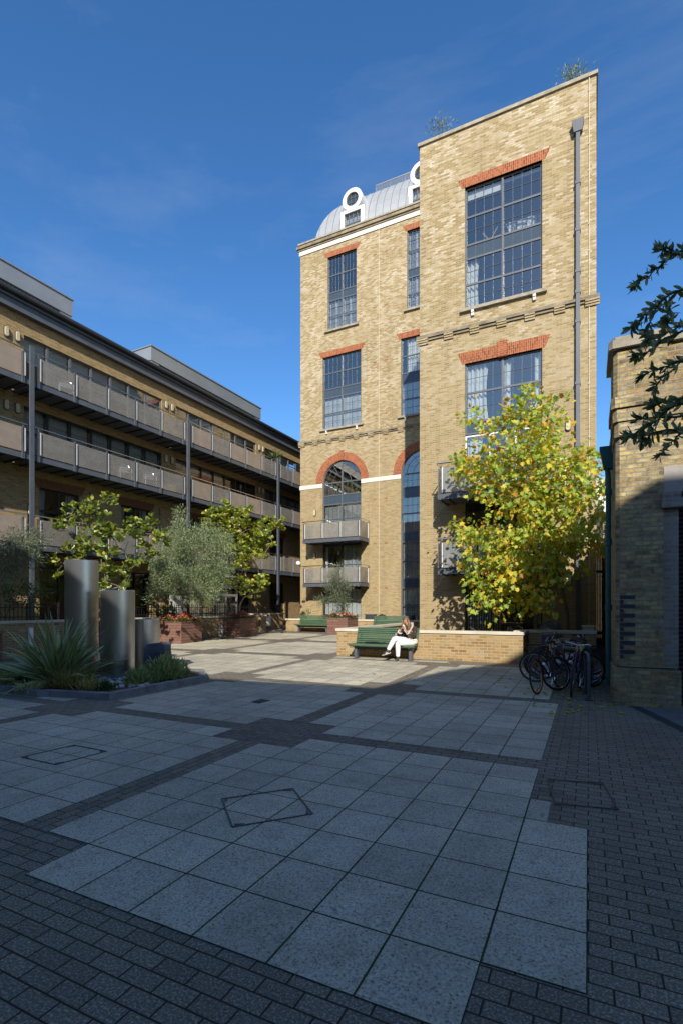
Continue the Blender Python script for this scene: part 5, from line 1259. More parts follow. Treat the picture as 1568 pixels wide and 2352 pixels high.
# flax: long striped blades
nt = NT('variegated_flax'); sx = nt.sep(); ed = nt.math('ABSOLUTE', nt.math('SUBTRACT', sx[0], .5)); g = nt.new('ShaderNodeNewGeometry')
cA = nt.ramp(g.outputs['Random Per Island'], [(0, (.09, .15, .055)), (.6, (.20, .28, .11)), (1, (.33, .38, .15))]); c = nt.mix(nt.ramp(ed, [(.30, (0, 0, 0)), (.42, (1, 1, 1))]), cA, (.46, .45, .2)); nt.base(c).rough(.42)
M['flax'] = nt.m
def blades(m, c, n, L0, L1, w, el0, el1, droop, segs=7, az=None):
    for _ in range(n):
        a = random.random() * 6.283 if az is None else random.uniform(*az); el = R(random.uniform(el0, el1)); L = random.uniform(L0, L1); h = Vector((math.cos(a), math.sin(a), 0)); side = Vector((-h.y, h.x, 0))
        p = Vector(c) + h * random.uniform(0, .14) + side * random.gauss(0, .07); pts = []; dr = droop * random.random() ** 1.5
        for k in range(segs + 1):
            pts.append(p.copy()); e = el - dr * (k / segs) ** 1.7; p = p + (h * math.cos(e) + Vector((0, 0, 1)) * math.sin(e)) * (L / segs)
        b = len(m.v); tw = random.gauss(0, .5)
        for k, q in enumerate(pts):
            f = k / segs; ww = w * (.55 + .9 * f if f < .5 else 1.0) * (1 if f < .55 else max(.03, (1 - f) / .45)); d = (pts[min(k + 1, segs)] - pts[max(k - 1, 0)]).normalized(); nrm = d.cross(side).normalized()
            s2 = (side * math.cos(tw) + nrm * math.sin(tw)).normalized()
            m.v += [tuple(q - s2 * ww / 2 + nrm * ww * .18), tuple(q), tuple(q + s2 * ww / 2 + nrm * ww * .18)]
        for k in range(segs):
            for j in range(2):
                m.uv[len(m.f)] = [(j / 2, 0), (j / 2 + .5, 0), (j / 2 + .5, 1), (j / 2, 1)]; m.f.append([b + 3 * k + j, b + 3 * k + j + 1, b + 3 * (k + 1) + j + 1, b + 3 * (k + 1) + j])
fx = onG(145, 1578); fx = Vector((-9.72, 6.75, .08))
t = thing('flax_plant', 'large spiky green flax with pale edged blades in the planting bed', 'plant', fx)
m = MB(); blades(m, fx, 150, .9, 1.62, .085, 25, 88, 1.0); blades(m, fx, 36, .7, 1.25, .075, 5, 40, 1.7); m.build('blades', M['flax'], t, recalc=False)
t0 = fx
cl = lambda x, y: Vector((x, y, .09))
def tuft(name, label, c, n, L0, L1, w, mat, el=(30, 88), dr=1.2, cat='grass', spread=.0, k=1):
    t = thing(name, label, cat, c); m = MB()
    for q in range(k):
        cc = Vector(c) + Vector((random.gauss(0, spread), random.gauss(0, spread * .7), 0)); blades(m, cc, n, L0, L1, w, el[0], el[1], dr, 4)
    m.build('blades', M[mat], t, recalc=False, box_uv=False); return t
tuft('grass_tuft', 'straw coloured grass tuft at the right foot of the flax', cl(-9.15, 6.72), 90, .2, .48, .016, 'grass_straw', spread=.16, k=4)
tuft('grass_tuft', 'low straw grass along the kerb left of the bed corner', cl(-8.55, 6.6), 50, .12, .3, .014, 'grass_straw', spread=.14, k=4)
tuft('grass_tuft', 'pale green grass tuft at the left edge of the bed', cl(-10.9, 6.45), 70, .15, .38, .016, 'grass_straw', spread=.25, k=5)
tuft('grass_tuft', 'dark striped grass tuft hanging over the kerb below the flax', cl(-9.55, 6.2), 60, .15, .32, .016, 'flax', spread=.14, k=3, el=(10, 80))
tuft('grass_tuft', 'small straw tuft among the pebbles', cl(-8.25, 7.35), 40, .08, .2, .012, 'grass_straw', spread=.08, k=3)
def shrub(name, label, c, rx, ry, rz, n, size, mat, out=LANC, cat='shrub'):
    t = thing(name, label, cat, c); P = []; D = []
    for _ in range(n):
        v = Vector((random.gauss(0, 1), random.gauss(0, 1), abs(random.gauss(0, 1)))).normalized() * random.random() ** .35; lump = 1 + .22 * math.sin(v.x * 6 + c[0] * 9) * math.cos(v.y * 6)
        P.append((c[0] + v.x * rx * lump, c[1] + v.y * ry * lump, c[2] + v.z * rz * lump)); D.append((v.x * .8 + random.gauss(0, .35), v.y * .8 + random.gauss(0, .35), v.z + .7 + random.gauss(0, .3)))
    leaf_mesh('foliage', M[mat], t, P, D, [size * random.uniform(.7, 1.3) for _ in range(n)], out, .2); return t
shrub('low_shrub', 'rounded olive green shrub right of the slate block at the kerb end', (-8.25, 8.2, .08), .34, .55, .46, 2600, .10, 'leaf_laven')
shrub('low_shrub', 'smaller olive green shrub in front of the rounded one', (-8.32, 7.55, .08), .25, .28, .30, 1000, .09, 'leaf_laven')
shrub('low_shrub', 'dark green creeping plant at the left of the bed', (-10.15, 6.35, .07), .38, .26, .2, 1300, .05, 'leaf_ivy', OVAL)
shrub('low_shrub', 'dark green creeping plant at the far left end of the bed', (-11.2, 6.7, .07), .45, .5, .24, 1500, .05, 'leaf_laven', OVAL)
shrub('low_shrub', 'tiny dark green plant at the kerb corner', (-8.3, 6.72, .07), .14, .16, .16, 350, .05, 'leaf_ivy', OVAL)
# patio plant seen through the railing near the porch
shrub('patio_plant', 'leafy green pot plant behind the railing in front of the porch doors', (-17.5, 17.6, .5), .35, .35, 1.25, 700, .13, 'leaf_ivy', OVAL, 'plant')
# ------------------------------------------------------------ near olive at the right edge
t = thing('olive_tree', 'near dark olive branches reaching in from the right edge above the old pier', 'tree', (2.5, 4.7, 0))
ca_ = lambda x, y: (1411 + x * .1333, 501.8 + y * .1333)
cb_ = lambda x, y: (1379.8 + x * .1333, 752.6 + y * .1333)
BR = [[ca_(*p) for p in ((1180, 632), (1000, 592), (900, 560), (790, 520))], [ca_(*p) for p in ((1250, 520), (1030, 600), (850, 750), (720, 850), (590, 990), (430, 1090), (350, 1160))],
      [ca_(*p) for p in ((1250, 1190), (950, 1300), (750, 1470), (550, 1640), (330, 1800), (280, 1890))], [ca_(*p) for p in ((750, 1480), (640, 1700), (560, 1950), (550, 2120))],
      [ca_(*p) for p in ((1250, 1800), (950, 1950), (780, 2050), (560, 2070))], [ca_(*p) for p in ((850, 1440), (930, 1560), (980, 1720), (900, 1800))],
      [cb_(*p) for p in ((1480, 20), (1080, 200), (830, 380), (640, 480))], [cb_(*p) for p in ((1480, 480), (1200, 740), (1000, 900), (910, 1060))], [cb_(*p) for p in ((1480, 560), (1150, 650), (900, 760), (700, 820))],
      [cb_(*p) for p in ((1480, 1150), (1150, 1400), (900, 1650), (700, 1800), (480, 1880))], [cb_(*p) for p in ((1480, 1480), (1200, 1540), (900, 1560), (640, 1580))], [cb_(*p) for p in ((1480, 1650), (1300, 1900), (1150, 2050), (1010, 2200))], [cb_(*p) for p in ((1480, 1780), (1200, 1760), (850, 1840), (700, 1950))], [cb_(*p) for p in ((1480, 1300), (1250, 1350), (1050, 1300), (880, 1330))]]
m = MB(); P = []; D = []; Sz = []
hub = Vector((2.3, 4.7, 2.6))
for i, br in enumerate(BR):
    Y = 4.1 + .5 * math.sin(i * 1.9) + .12 * random.random(); pts = [onY(x, y, Y + .05 * k * math.sin(i)) for k, (x, y) in enumerate(br)]
    fine = []
    for a, b in zip(pts, pts[1:]):
        for k in range(4): fine.append(a.lerp(b, k / 4) + Vector((random.gauss(0, .004), random.gauss(0, .01), random.gauss(0, .004))))
    fine.append(pts[-1]); nf = len(fine)
    if br[0][0] > 1565: st = [hub, hub.lerp(fine[0], .5) + Vector((0, 0, .15))]; m.tube(st + fine, [.022, .014] + [.008 - .006 * k / nf for k in range(nf)], 6)
    else: m.tube(fine, [.005 - .0035 * k / nf for k in range(nf)], 6)
    for k in range(nf):
        d = (fine[min(k + 1, nf - 1)] - fine[max(k - 1, 0)]).normalized()
        for q in range(3 if k < nf - 3 else 6):
            f = random.random(); p = fine[k].lerp(fine[min(k + 1, nf - 1)], f); u = Vector((random.gauss(0, 1), random.gauss(0, 1), random.gauss(.3, 1))).normalized()
            P.append(p); D.append(d * .7 + u * .8); Sz.append(random.uniform(.05, .082))
m.tube([(2.55, 4.75, 0), (2.5, 4.7, .9), (2.42, 4.72, 1.7), hub], [.12, .10, .08, .04], 10)
m.build('trunk', M['bark'], t, smooth=True, box_uv=False, recalc=False)
leaf_mesh('crown', M['leaf_olive_near'], t, P, D, Sz, [(.10, .15), (.165, .45), (.12, .78)], .2, 0.0)

P = []; D = []
for _ in range(150):
    q = onG(random.gauss(1300, 60), random.uniform(1560, 1640)) if random.random() < .6 else Vector((random.uniform(-6, .2), random.uniform(10, 14.7), 0))
    P.append((q.x, q.y, gz(q.y) + .012)); D.append((random.gauss(0, 1), random.gauss(0, 1), .05))
o = leaf_mesh('fallen_leaves', M['leaf_tulip'], None, P, D, [random.uniform(.05, .1) for _ in P], TULIP, .3, 3); tag(o, kind='stuff')
# ------------------------------------------------------------ patio furniture behind the near wall
def patio_chair(label, x, y, rz):
    z = gz(y); t = thing('patio_chair', label, 'chair', (x, y, z), rz, 'aluminium patio chairs'); o = Vector((x, y, z))
    m = MB()
    for s in (-.24, .24):
        m.tube([o + Vector((s, -.25, 0)), o + Vector((s, -.25, .62)), o + Vector((s * 1.02, -.1, .68)), o + Vector((s, .2, .72))], .013, 6); m.tube([o + Vector((s, .2, .72)), o + Vector((s, .28, 0))], .013, 6)
    m.tube([o + Vector((-.24, .2, .72)), o + Vector((-.22, .26, .86)), o + Vector((-.1, .29, .90)), o + Vector((.1, .29, .90)), o + Vector((.22, .26, .86)), o + Vector((.24, .2, .72))], .013, 6); m.build('frame', M['chrome'], t, smooth=True)
    m = MB()
    for k in range(5): m.box(x - .22, x + .22, y - .24 + k * .09, y - .16 + k * .09, z + .43, z + .445)
    m.build('seat', M['silver_paint'], t); m = MB()
    for k in range(3): m.bar(o + Vector((-.21, .235 + .015 * k, .60 + .09 * k)), o + Vector((.21, .235 + .015 * k, .60 + .09 * k)), .012, .06)
    m.build('backrest', M['silver_paint'], t); return t
patio_chair('leftmost aluminium patio chair above the low wall, turned sideways', -3.05, 16.6, R(70))
patio_chair('middle aluminium patio chair above the low wall with a slatted back', -2.1, 17.05, R(10))
patio_chair('rightmost aluminium patio chair above the low wall near the tree trunk', -1.35, 16.4, R(-25))
for y, k, lb in ((16.2, 1, 'aluminium chair on the second left balcony, between the first two columns'), (17.6, 1, 'aluminium chair near the middle column on the second left balcony'), (13.4, 2, 'aluminium chair on the top left balcony')):
    c = patio_chair(lb, 0, 0, R(60)); c.location = (XB_ - .75 - .028 * (19.5 - y), y, DK[k] + .235); c['group'] = 'chairs on the left balconies'
t = thing('patio_table', 'round slatted patio table between the aluminium chairs', 'table', (-2.35, 16.3, gz(16.3))); m = MB()
for k in range(9):
    y = -.36 + .08 * k; w = math.sqrt(max(.01, .40 ** 2 - (y + .035) ** 2)); m.box(-2.35 - w, -2.35 + w, 16.3 + y, 16.3 + y + .06, .86, .885)
m.build('tabletop', M['steel_dark'], t); m = MB(); m.tube([(-2.35, 16.3, gz(16.3)), (-2.35, 16.3, .86)], .03, 8); m.build('pedestal', M['chrome'], t)
m = MB()
for a in (0, 2.1, 4.2): m.bar((-2.35, 16.3, gz(16.3) + .03), (-2.35 + .3 * math.cos(a), 16.3 + .3 * math.sin(a), gz(16.3) + .02), .05, .03)
m.build('leg', M['chrome'], t)
m = MB(); m.ball((-1.05, 17.2, .72), .42, .34, .5, 18, 10, .10); tag(m.build('covered_bundle', M['steel_grey'], None, smooth=True), 'dark covered bundle beside the tree trunk on the tower patio', 'bundle')
m = MB(); m.box(-.15, .15, 16.4, 16.7, .2, 1.08); m.box(-.18, .18, 16.37, 16.73, 1.081, 1.12); tag(m.build('patio_box', M['stone'], None, bevel=.01), 'pale box on the low wall behind the bicycles', 'box')
# barbecue and crate on the far patio, by the far benches
def barbecue(label, x, y, top):
    z = gz(y); t = thing('barbecue', label, 'barbecue', (x, y, z)); m = MB(); m.ball((x, y, top - .16), .3, .3, .2, 20, 10); m.build('bowl', M['black_metal'], t, smooth=True)
    m = MB()
    for a in (0.5, 2.6, 4.7): m.tube([(x + .2 * math.cos(a), y + .2 * math.sin(a), top - .2), (x + .3 * math.cos(a), y + .3 * math.sin(a), z)], .015, 6)
    m.build('leg', M['chrome'], t); m = MB(); m.bar((x - .08, y - .1, top + .05), (x + .08, y - .1, top + .05), .02, .02); m.build('handle', M['black_metal'], t)
barbecue('round black kettle barbecue above the far low wall', -10.25, 26.1, 1.22)
def crate(name, label, x0, x1, y0, y1, z, h, mat, cat):
    t = thing(name, label, cat, ((x0 + x1) / 2, (y0 + y1) / 2, z)); m = MB(); m.box(x0, x1, y0, y1, z, z + h); m.build('body', M[mat], t, bevel=.03); m = MB(); m.box(x0 - .03, x1 + .03, y0 - .03, y1 + .03, z + h + .001, z + h + .05); m.build('lid', M['lead'], t, bevel=.015)
crate('storage_box', 'dark lidded storage box behind the left far bench', -13.55, -12.9, 25.7, 26.1, .5, .70, 'lead', 'box')
crate('storage_box', 'black lidded box beside the kettle barbecue', -11.15, -10.6, 25.8, 26.2, .5, .72, 'steel_dark', 'box')
crate('storage_box', 'dark lidded box behind the glass near the foot of the tall arched window', -9.2, -8.65, 26.6, 27.0, .3, .85, 'steel_dark', 'box')
# house plants in the arched window
for i, (x, h, w) in enumerate(((-13.95, .6, .3), (-13.3, .75, .35), (-12.85, .4, .25), (-12.5, .35, .2))):
    y = 27.85; z = 8.3; t = thing('house_plant', ('spindly house plant at the left of the arched window', 'largest leafy house plant in the arched window', 'small bushy house plant right of centre in the arched window', 'smallest house plant at the right of the arched window')[i], 'plant', (x, y, z), group='plants in the arched window')
    m = MB(); m.lathe((x, y, z), [(.08, .1), (.11, .32)], 12); m.build('pot', M['white_plastic' if i % 2 else 'terracotta'], t)
    P = [(x + random.gauss(0, w * .4), y + random.gauss(0, .06), z + .32 + random.random() * h) for _ in range(70)]; leaf_mesh('leaves', M['leaf_small'], t, P, [(random.gauss(0, 1), random.gauss(0, .4), random.gauss(.2, .6)) for _ in P], .15, OVAL)
# ------------------------------------------------------------ bicycles and stands
def bicycle(label, loc, rz, lean, fr='black_metal', tyre='rubber', rim='chrome', drop=False, basket=False, steer=0.0, accent=None):
    t = thing('bicycle', label, 'bicycle', loc, 0, 'bicycles parked by the low wall'); t.rotation_euler = (lean, 0, rz)
    o = Vector(loc); r = .335; wb = 1.02; V = lambda x, z, y=0: o + Vector((x, y, z))
    rear, front = V(0, r), V(wb, r); bb = V(.43, .28); st = V(.30, .78); hd0, hd1 = V(.80, .62), V(.765, .80)
    fk = lambda p: hd1 + Matrix.Rotation(steer, 4, (hd0 - hd1).normalized()) @ (p - hd1)
    def wheel(c, ax, rim=rim):
        m = MB(); m.ring(c, ax, r - .018, .018, 32, 8); w = m.build('wheel', M[tyre], t, smooth=True)
        m = MB(); m.ring(c, ax, r - .045, .009, 32, 6); m.build('rim', M[rim], w, smooth=True)
        m = MB(); ax = Vector(ax).normalized(); a = ax.orthogonal().normalized(); b = ax.cross(a)
        for k in range(20):
            q = 2 * math.pi * k / 20; d = a * math.cos(q) + b * math.sin(q); m.bar(c + ax * (.025 if k % 2 else -.025), c + d * (r - .05), .0035, .0035)
        m.tube([c - ax * .05, c + ax * .05], .018, 8); m.build('spokes', M['lead'], w)
    axf = (fk(front + Vector((0, 1, 0))) - fk(front)); wheel(rear, (0, 1, 0), 'lead' if rim == 'orange' else rim); wheel(fk(front), axf)
    m = MB()
    for a, b, w in ((st, bb, .016), (hd0, bb, .02), (V(.31, .74), V(.772, .77), .017), (V(.765, .81), hd0, .02)): m.tube([a, b], w, 8)
    for s in (-.055, .055):
        m.tube([bb + Vector((0, s * .6, 0)), rear + Vector((0, s, 0))], .010, 6); m.tube([st + Vector((0, s * .4, -.06)), rear + Vector((0, s, 0))], .009, 6)
    m.build('frame', M[fr], t, smooth=True)
    m = MB()
    for s in (-.05, .05): m.tube([fk(hd0 + Vector((.0, s, -.04))), fk(V(.86, .45, s)), fk(front + Vector((0, s, 0)))], .012, 6)
    m.tube([fk(hd0 + Vector((0, -.05, -.04))), fk(hd0 + Vector((0, .05, -.04)))], .016, 6); m.build('fork', M[fr if not accent else accent], t, smooth=True)
    m = MB(); top = V(.75, .93); m.tube([hd1, fk(top)], .014, 6)
    hb = [(.0, -.3, .02), (.03, -.16, .03), (.05, 0, 0), (.03, .16, .03), (.0, .3, .02)] if not drop else [(.10, -.21, -.12), (.16, -.21, -.04), (.12, -.2, .02), (.05, -.1, .0), (.05, .1, .0), (.12, .2, .02), (.16, .21, -.04), (.10, .21, -.12)]
    m.tube([fk(top + Vector((x, y, z))) for x, y, z in hb], .013, 8); m.build('handlebar', M['silver_paint' if not drop else 'black_metal'], t, smooth=True)
    m = MB(); g = [fk(top + Vector(hb[0])), fk(top + Vector(hb[1])), fk(top + Vector(hb[-1])), fk(top + Vector(hb[-2]))]; m.tube([g[0], g[0].lerp(g[1], .6)], .018, 8); m.tube([g[2], g[2].lerp(g[3], .6)], .018, 8); m.build('grip', M['rubber'], t, smooth=True)
    m = MB(); m.tube([st, V(.275, .92)], .013, 6); m.build('seat_post', M['chrome'], t)
    m = MB(); s = V(.27, .94); m.tube([s + Vector((-.13, 0, .01)), s + Vector((-.05, 0, .02)), s + Vector((.05, 0, .01)), s + Vector((.14, 0, 0))], [(.065, .02), (.075, .025), (.035, .02), (.015, .012)], 10); m.build('saddle', M['rubber'], t, smooth=True)
    m = MB(); m.ring(bb + Vector((0, .05, 0)), (0, 1, 0), .09, .008, 24, 6)
    for k, s in ((.17, 1), (-.17, -1)): m.bar(bb + Vector((0, s * .06, 0)), bb + Vector((k * .5, s * .06, -k * .85)), .02, .014); m.bar(bb + Vector((k * .5, s * .05, -k * .85)), bb + Vector((k * .5, s * .15, -k * .85)), .06, .02)
    m.build('crank', M['chrome'], t)
    if basket:
        m = MB(); c = fk(V(.95, .92)); m.box(c.x - .13, c.x + .13, c.y - .18, c.y + .18, c.z - .16, c.z + .06); m.build('basket', M['lead'], t)
    m = MB(); m.ball(V(.2, .82), .02, .03, .03, 8, 6); m.build('reflector', M['lime' if not drop else 'red_paint'], t)
    m = MB(); a = bb.lerp(hd0, .35); d = (hd0 - bb).normalized(); up = Vector((-d.z, 0, d.x)); m.tube([a + up * .06, a + d * .16 + up * .06], .034, 10); m.build('bottle', M['white_plastic'], t, smooth=True)
    return t
G = lambda x, y: (x, y, gz(y))
H = math.pi
bicycle('black bicycle pointing at the camera with an orange striped front wheel', G(-.48, 11.05), R(-112), R(7), 'black_metal', rim='orange', drop=True, steer=R(-8))
bicycle('dark blue bicycle pointing at the camera with a grey rimmed front wheel', G(-.15, 11.2), R(-98), R(-5), 'blue_paint', steer=R(-6))
bicycle('black bicycle standing sideways, its big front wheel at the left of the cluster', G(-.02, 11.75), R(183), R(-10), 'black_metal', steer=R(6))
bicycle('silver grey bicycle standing sideways in the middle of the cluster', G(.08, 12.1), R(178), R(-8), 'silver_paint')
bicycle('dark red bicycle standing sideways farther back in the cluster', G(-.95, 12.5), R(4), R(7), 'red_paint', steer=R(-10))
bicycle('black bicycle farthest back, its wheel showing at the right of the cluster', G(-.9, 12.9), R(-3), R(6), 'black_metal', basket=False)
bicycle('black bicycle with a dark basket at the back left of the cluster', G(.05, 13.3), R(184), R(-8), 'black_metal', basket=True)
bicycle('black bicycle with silver handlebars leaning into the front of the cluster', G(.12, 11.55), R(-128), R(8), 'black_metal', steer=R(12))
bicycle('dark blue bicycle standing sideways between the silver and the red ones', G(-1.0, 12.3), R(2), R(9), 'blue_paint', drop=True)
for i, (x, y, rz) in enumerate(((-.02, 10.35, R(95)), (-.3, 11.95, R(5)))):
    t = thing('bike_stand', ('grey steel hoop bike stand at the front right of the bicycles', 'grey steel hoop bike stand in the middle of the bicycles')[i], 'bike stand', G(x, y), rz); z = gz(y)
    m = MB(); m.tube([(x - .35, y, z)] + [(x - .35 + .15 - .15 * math.cos(a), y, z + .65 + .15 * math.sin(a)) for a in np.linspace(0, H / 2, 6)] + [(x + .35 - .15 + .15 * math.sin(a), y, z + .65 + .15 * math.cos(a)) for a in np.linspace(0, H / 2, 6)] + [(x + .35, y, z)], .028, 10); m.build('hoop', M['steel_grey'], t, smooth=True)
    for q in (-.35, .35): m = MB(); m.lathe((x + q, y, z), [(.07, .004), (.07, .014)], 16); m.build('foot_plate', M['steel_grey'], t)
# ------------------------------------------------------------ the woman on the near bench
M['skin'] = noisy('warm_skin', (.36, .20, .13), (.43, .25, .165), 6, .55, 60, .05)
M['hair'] = noisy('brown_hair', (.055, .025, .012), (.24, .115, .05), 5, .5, 90, .5, coord='Object')
M['leather'] = noisy('dark_brown_leather', (.03, .021, .019), (.06, .045, .04), 6, .38, 40, .4)
M['fleece'] = noisy('cream_fleece', (.42, .36, .27), (.58, .51, .41), 25, .95, 70, .9)
M['denim'] = noisy('white_denim', (.60, .60, .62), (.72, .72, .74), 6, .85, 60, .2)
M['shoe'] = noisy('black_suede', (.018, .018, .018), (.035, .035, .035), 8, .8, 60, .2)
M['sole'] = noisy('cream_rubber', (.5, .44, .36), (.6, .54, .45), 8, .7, 60, .1)
M['lip'] = noisy('lip_skin', (.30, .09, .07), (.36, .11, .09), 6, .5, 60, 0)
WX, WY, WZ = -4.80, 14.30, gz(14.3)
w = lambda x, y, z: Vector((WX + x, WY + y, WZ + z))
J = {}
def skel(name, chains, mat, parent=None, sub=2, root=None, tagd=None):
    vs = []; es = []; rs = []; idx = {}
    for ch in chains:
        prev = None
        for key, p, r in ch:
            if key in idx: i = idx[key]
            else: i = len(vs); idx[key] = i; vs.append(p); rs.append(r)
            if prev is not None: es.append((prev, i))
            prev = i
    me = bpy.data.meshes.new(name); L = root_loc(parent) if parent else Vector((0, 0, 0)); org = vs[0] if parent is None else L
    me.from_pydata([tuple(v - org) for v in vs], es, []); o = bpy.data.objects.new(name, me); COL.objects.link(o)
    if parent is None: o.location = org
    else: o.parent = parent
    md = o.modifiers.new('skin', 'SKIN'); md.use_smooth_shade = True; md.branch_smoothing = .3
    sv = me.skin_vertices[0].data if me.skin_vertices else None
    if sv is None:
        bm = bmesh.new(); bm.from_mesh(me); bm.verts.layers.skin.verify(); bm.to_mesh(me); bm.free(); sv = me.skin_vertices[0].data
    for k, r in enumerate(rs): sv[k].radius = r if isinstance(r, tuple) else (r, r); sv[k].use_root = (k == 0)
    s2 = o.modifiers.new('sub', 'SUBSURF'); s2.levels = sub; s2.render_levels = sub
    me.materials.append(mat); return o
def fingers(side, wrist, palm_end, across, curl):
    """five short chains rooted in the palm; across points from index to little finger, curl is the bend direction"""
    out = []; d = (palm_end - wrist).normalized()
    for k, (off, L) in enumerate(((-.030, .066), (-.010, .074), (.010, .070), (.029, .055))):
        b = palm_end + across * off - d * .012; p1 = b + (d * .7 + curl * .45).normalized() * L * .45; p2 = p1 + (d * .15 + curl).normalized() * L * .35; p3 = p2 + (curl * .8 - d * .5).normalized() * L * .25
        out.append([('palm' + side, palm_end - d * .02, .022), ('f%d0' % k + side, b, .0105), ('f%d1' % k + side, p1, .0095), ('f%d2' % k + side, p2, .0088), ('f%d3' % k + side, p3, .0078)])
    b = wrist.lerp(palm_end, .45) - across * .034; p1 = b + (d * .6 - across * .35 + curl * .45).normalized() * .036; p2 = p1 + (d * .6 + curl * .6 + across * .2).normalized() * .028
    out.append([('palm' + side, palm_end - d * .02, .022), ('t0' + side, b, .013), ('t1' + side, p1, .0115), ('t2' + side, p2, .0095)])
    return out
hips = w(.10, .10, .54); chest = w(.05, .10, .84); neck = w(-.01, .03, 1.055); head = w(-.045, -.035, 1.17)
rs_, ls_ = w(-.14, .07, .98), w(.19, .09, .97); re_, le_ = w(-.24, -.10, .76), w(.22, -.12, .73); rw_, lw_ = w(-.135, -.27, .885), w(.06, -.27, .875); rp_, lp_ = w(-.095, -.305, .945), w(.0, -.31, .94)
k1, a1 = w(-.26, -.40, .66), w(-.44, -.50, .315); k2, a2 = w(-.17, -.36, .52), w(-.18, -.36, .115)
h1, h2 = w(.02, .05, .56), w(.14, .04, .54)
across = Vector((-.2, .0, .98)).normalized()
body_ch = [[('hip', hips, (.15, .12)), ('belly', w(.08, .10, .68), (.125, .10)), ('chest', chest, (.14, .105)), ('uchest', w(.03, .07, .97), (.12, .085)), ('neck0', w(.0, .045, 1.02), .06), ('neck', neck, .047), ('jaw', w(-.03, -.02, 1.105), (.055, .06)), ('head', head, (.078, .088)), ('crown', w(-.05, -.015, 1.235), (.068, .075)), ('crowntop', w(-.05, .0, 1.265), (.035, .04))],
           [('uchest', None, 0), ('rs', rs_, .055), ('re', re_, .040), ('rw', rw_, .025), ('palmr', rw_.lerp(rp_, .75), .024)], [('uchest', None, 0), ('ls', ls_, .055), ('le', le_, .040), ('lw', lw_, .025), ('palml', lw_.lerp(lp_, .75), .024)],
           [('hip', None, 0), ('h1', h1, .085), ('k1', k1, .058), ('c1', k1.lerp(a1, .35), .055), ('a1', a1, .034), ('foot1', a1 + Vector((-.03, -.02, -.045)), .030)],
           [('hip', None, 0), ('h2', h2, .085), ('k2', k2, .058), ('c2', k2.lerp(a2, .35), .055), ('a2', a2, .034), ('foot2', a2 + Vector((.01, -.02, -.05)), .030)]]
body_ch += [[(k, p, r) for k, p, r in f] for f in fingers('r', rw_, rp_, Vector((0, 0, -1)), Vector((.9, -.2, .3)).normalized())]
body_ch += [[(k, p, r) for k, p, r in f] for f in fingers('l', lw_, lp_, Vector((0, 0, -1)), Vector((-.9, -.2, .3)).normalized())]
person = skel('person', body_ch, M['skin']); tag(person, 'woman in dark fleece jacket and white trousers sitting cross legged with a phone', 'person')
# face: she looks down and a little to her right
fd = Vector((-.12, -.86, -.48)).normalized(); fr_ = fd.cross(Vector((0, 0, 1))).normalized() * -1; fu_ = fr_.cross(fd).normalized()
if fu_.z < 0: fu_ = -fu_
hc = head + Vector((0, 0, .01))
m = MB(); n0 = hc + fd * .085
m.tube([hc + fd * .083 + fu_ * .03, hc + fd * .100 + fu_ * -.005, hc + fd * .084 - fu_ * .014], [.007, .013, .008], 8); m.build('nose', M['skin'], person, smooth=True)
m = MB()
for s in (-1, 1): m.ball(hc + fd * .078 + fr_ * (.031 * s) + fu_ * .028, .011, .008, .006, 10, 6); 
m.build('eye', M['hair'], person, smooth=True)
m = MB()
for s in (-1, 1): m.bar(hc + fd * .083 + fr_ * (.018 * s) + fu_ * .047, hc + fd * .074 + fr_ * (.046 * s) + fu_ * .046, .006, .006)
m.build('eyebrow', M['hair'], person)
m = MB(); m.tube([hc + fd * .078 - fu_ * .036 - fr_ * .022, hc + fd * .088 - fu_ * .036, hc + fd * .078 - fu_ * .036 + fr_ * .022], [.003, .007, .003], 6); m.build('mouth', M['lip'], person, smooth=True)
m = MB()
for s in (-1, 1): m.ball(hc + fr_ * (.078 * s) + fu_ * .01 + fd * .0, .01, .02, .03, 8, 6)
m.build('ear', M['skin'], person, smooth=True)
# hair: a cap and long locks falling forward over both shoulders
m = MB(); b = len(m.v); m.ball((0, 0, 0), 1, 1, 1, 20, 14); keep = []
for i in range(len(m.v)):
    v = Vector(m.v[i]); m.v[i] = tuple(head + Vector((-.005, .025, .028)) + Vector((v.x * .094, v.y * .100, v.z * .098)))
fc2 = []
for f in m.f:
    c = sum((Vector(m.v[k]) for k in f), Vector()) / len(f); q = (c - head); 
    if q.dot(fd) > .035 and q.dot(fu_) < .072: continue
    if q.z < -.09: continue
    fc2.append(f)
m.f = fc2
def lock(pts, r0, r1): m.tube(pts, [(r0 * (1 - k / (len(pts) - 1)) + r1 * k / (len(pts) - 1)) * (1 if k else .7) for k in range(len(pts))], 7)
for s in (-1, 1):
    for k in range(9):
        f = k / 8; st = head + fr_ * (.078 * s) + Vector((0, .06 * f - .01, .05 - .02 * f)); e = w(-.045 + s * (.085 + .05 * f), -.10 + .15 * f, .86 + .05 * random.random() - (.04 if s > 0 else 0))
        mid = st.lerp(e, .5) + fr_ * (.025 * s) + Vector((random.gauss(0, .008), -.02 + random.gauss(0, .008), 0)); lock([st, st.lerp(mid, .5) + fr_ * (.012 * s), mid, mid.lerp(e, .6), e], .022, .008)
for k in range(8):
    a = (k - 3.5) / 3.5; st = head + Vector((a * .07, .085 - .03 * abs(a), .03)); e = w(-.03 + a * .13, .15, .90); lock([st, st.lerp(e, .4) + Vector((0, .03, 0)), e], .024, .010)
m.build('hair', M['hair'], person, smooth=True, box_uv=False, recalc=False)
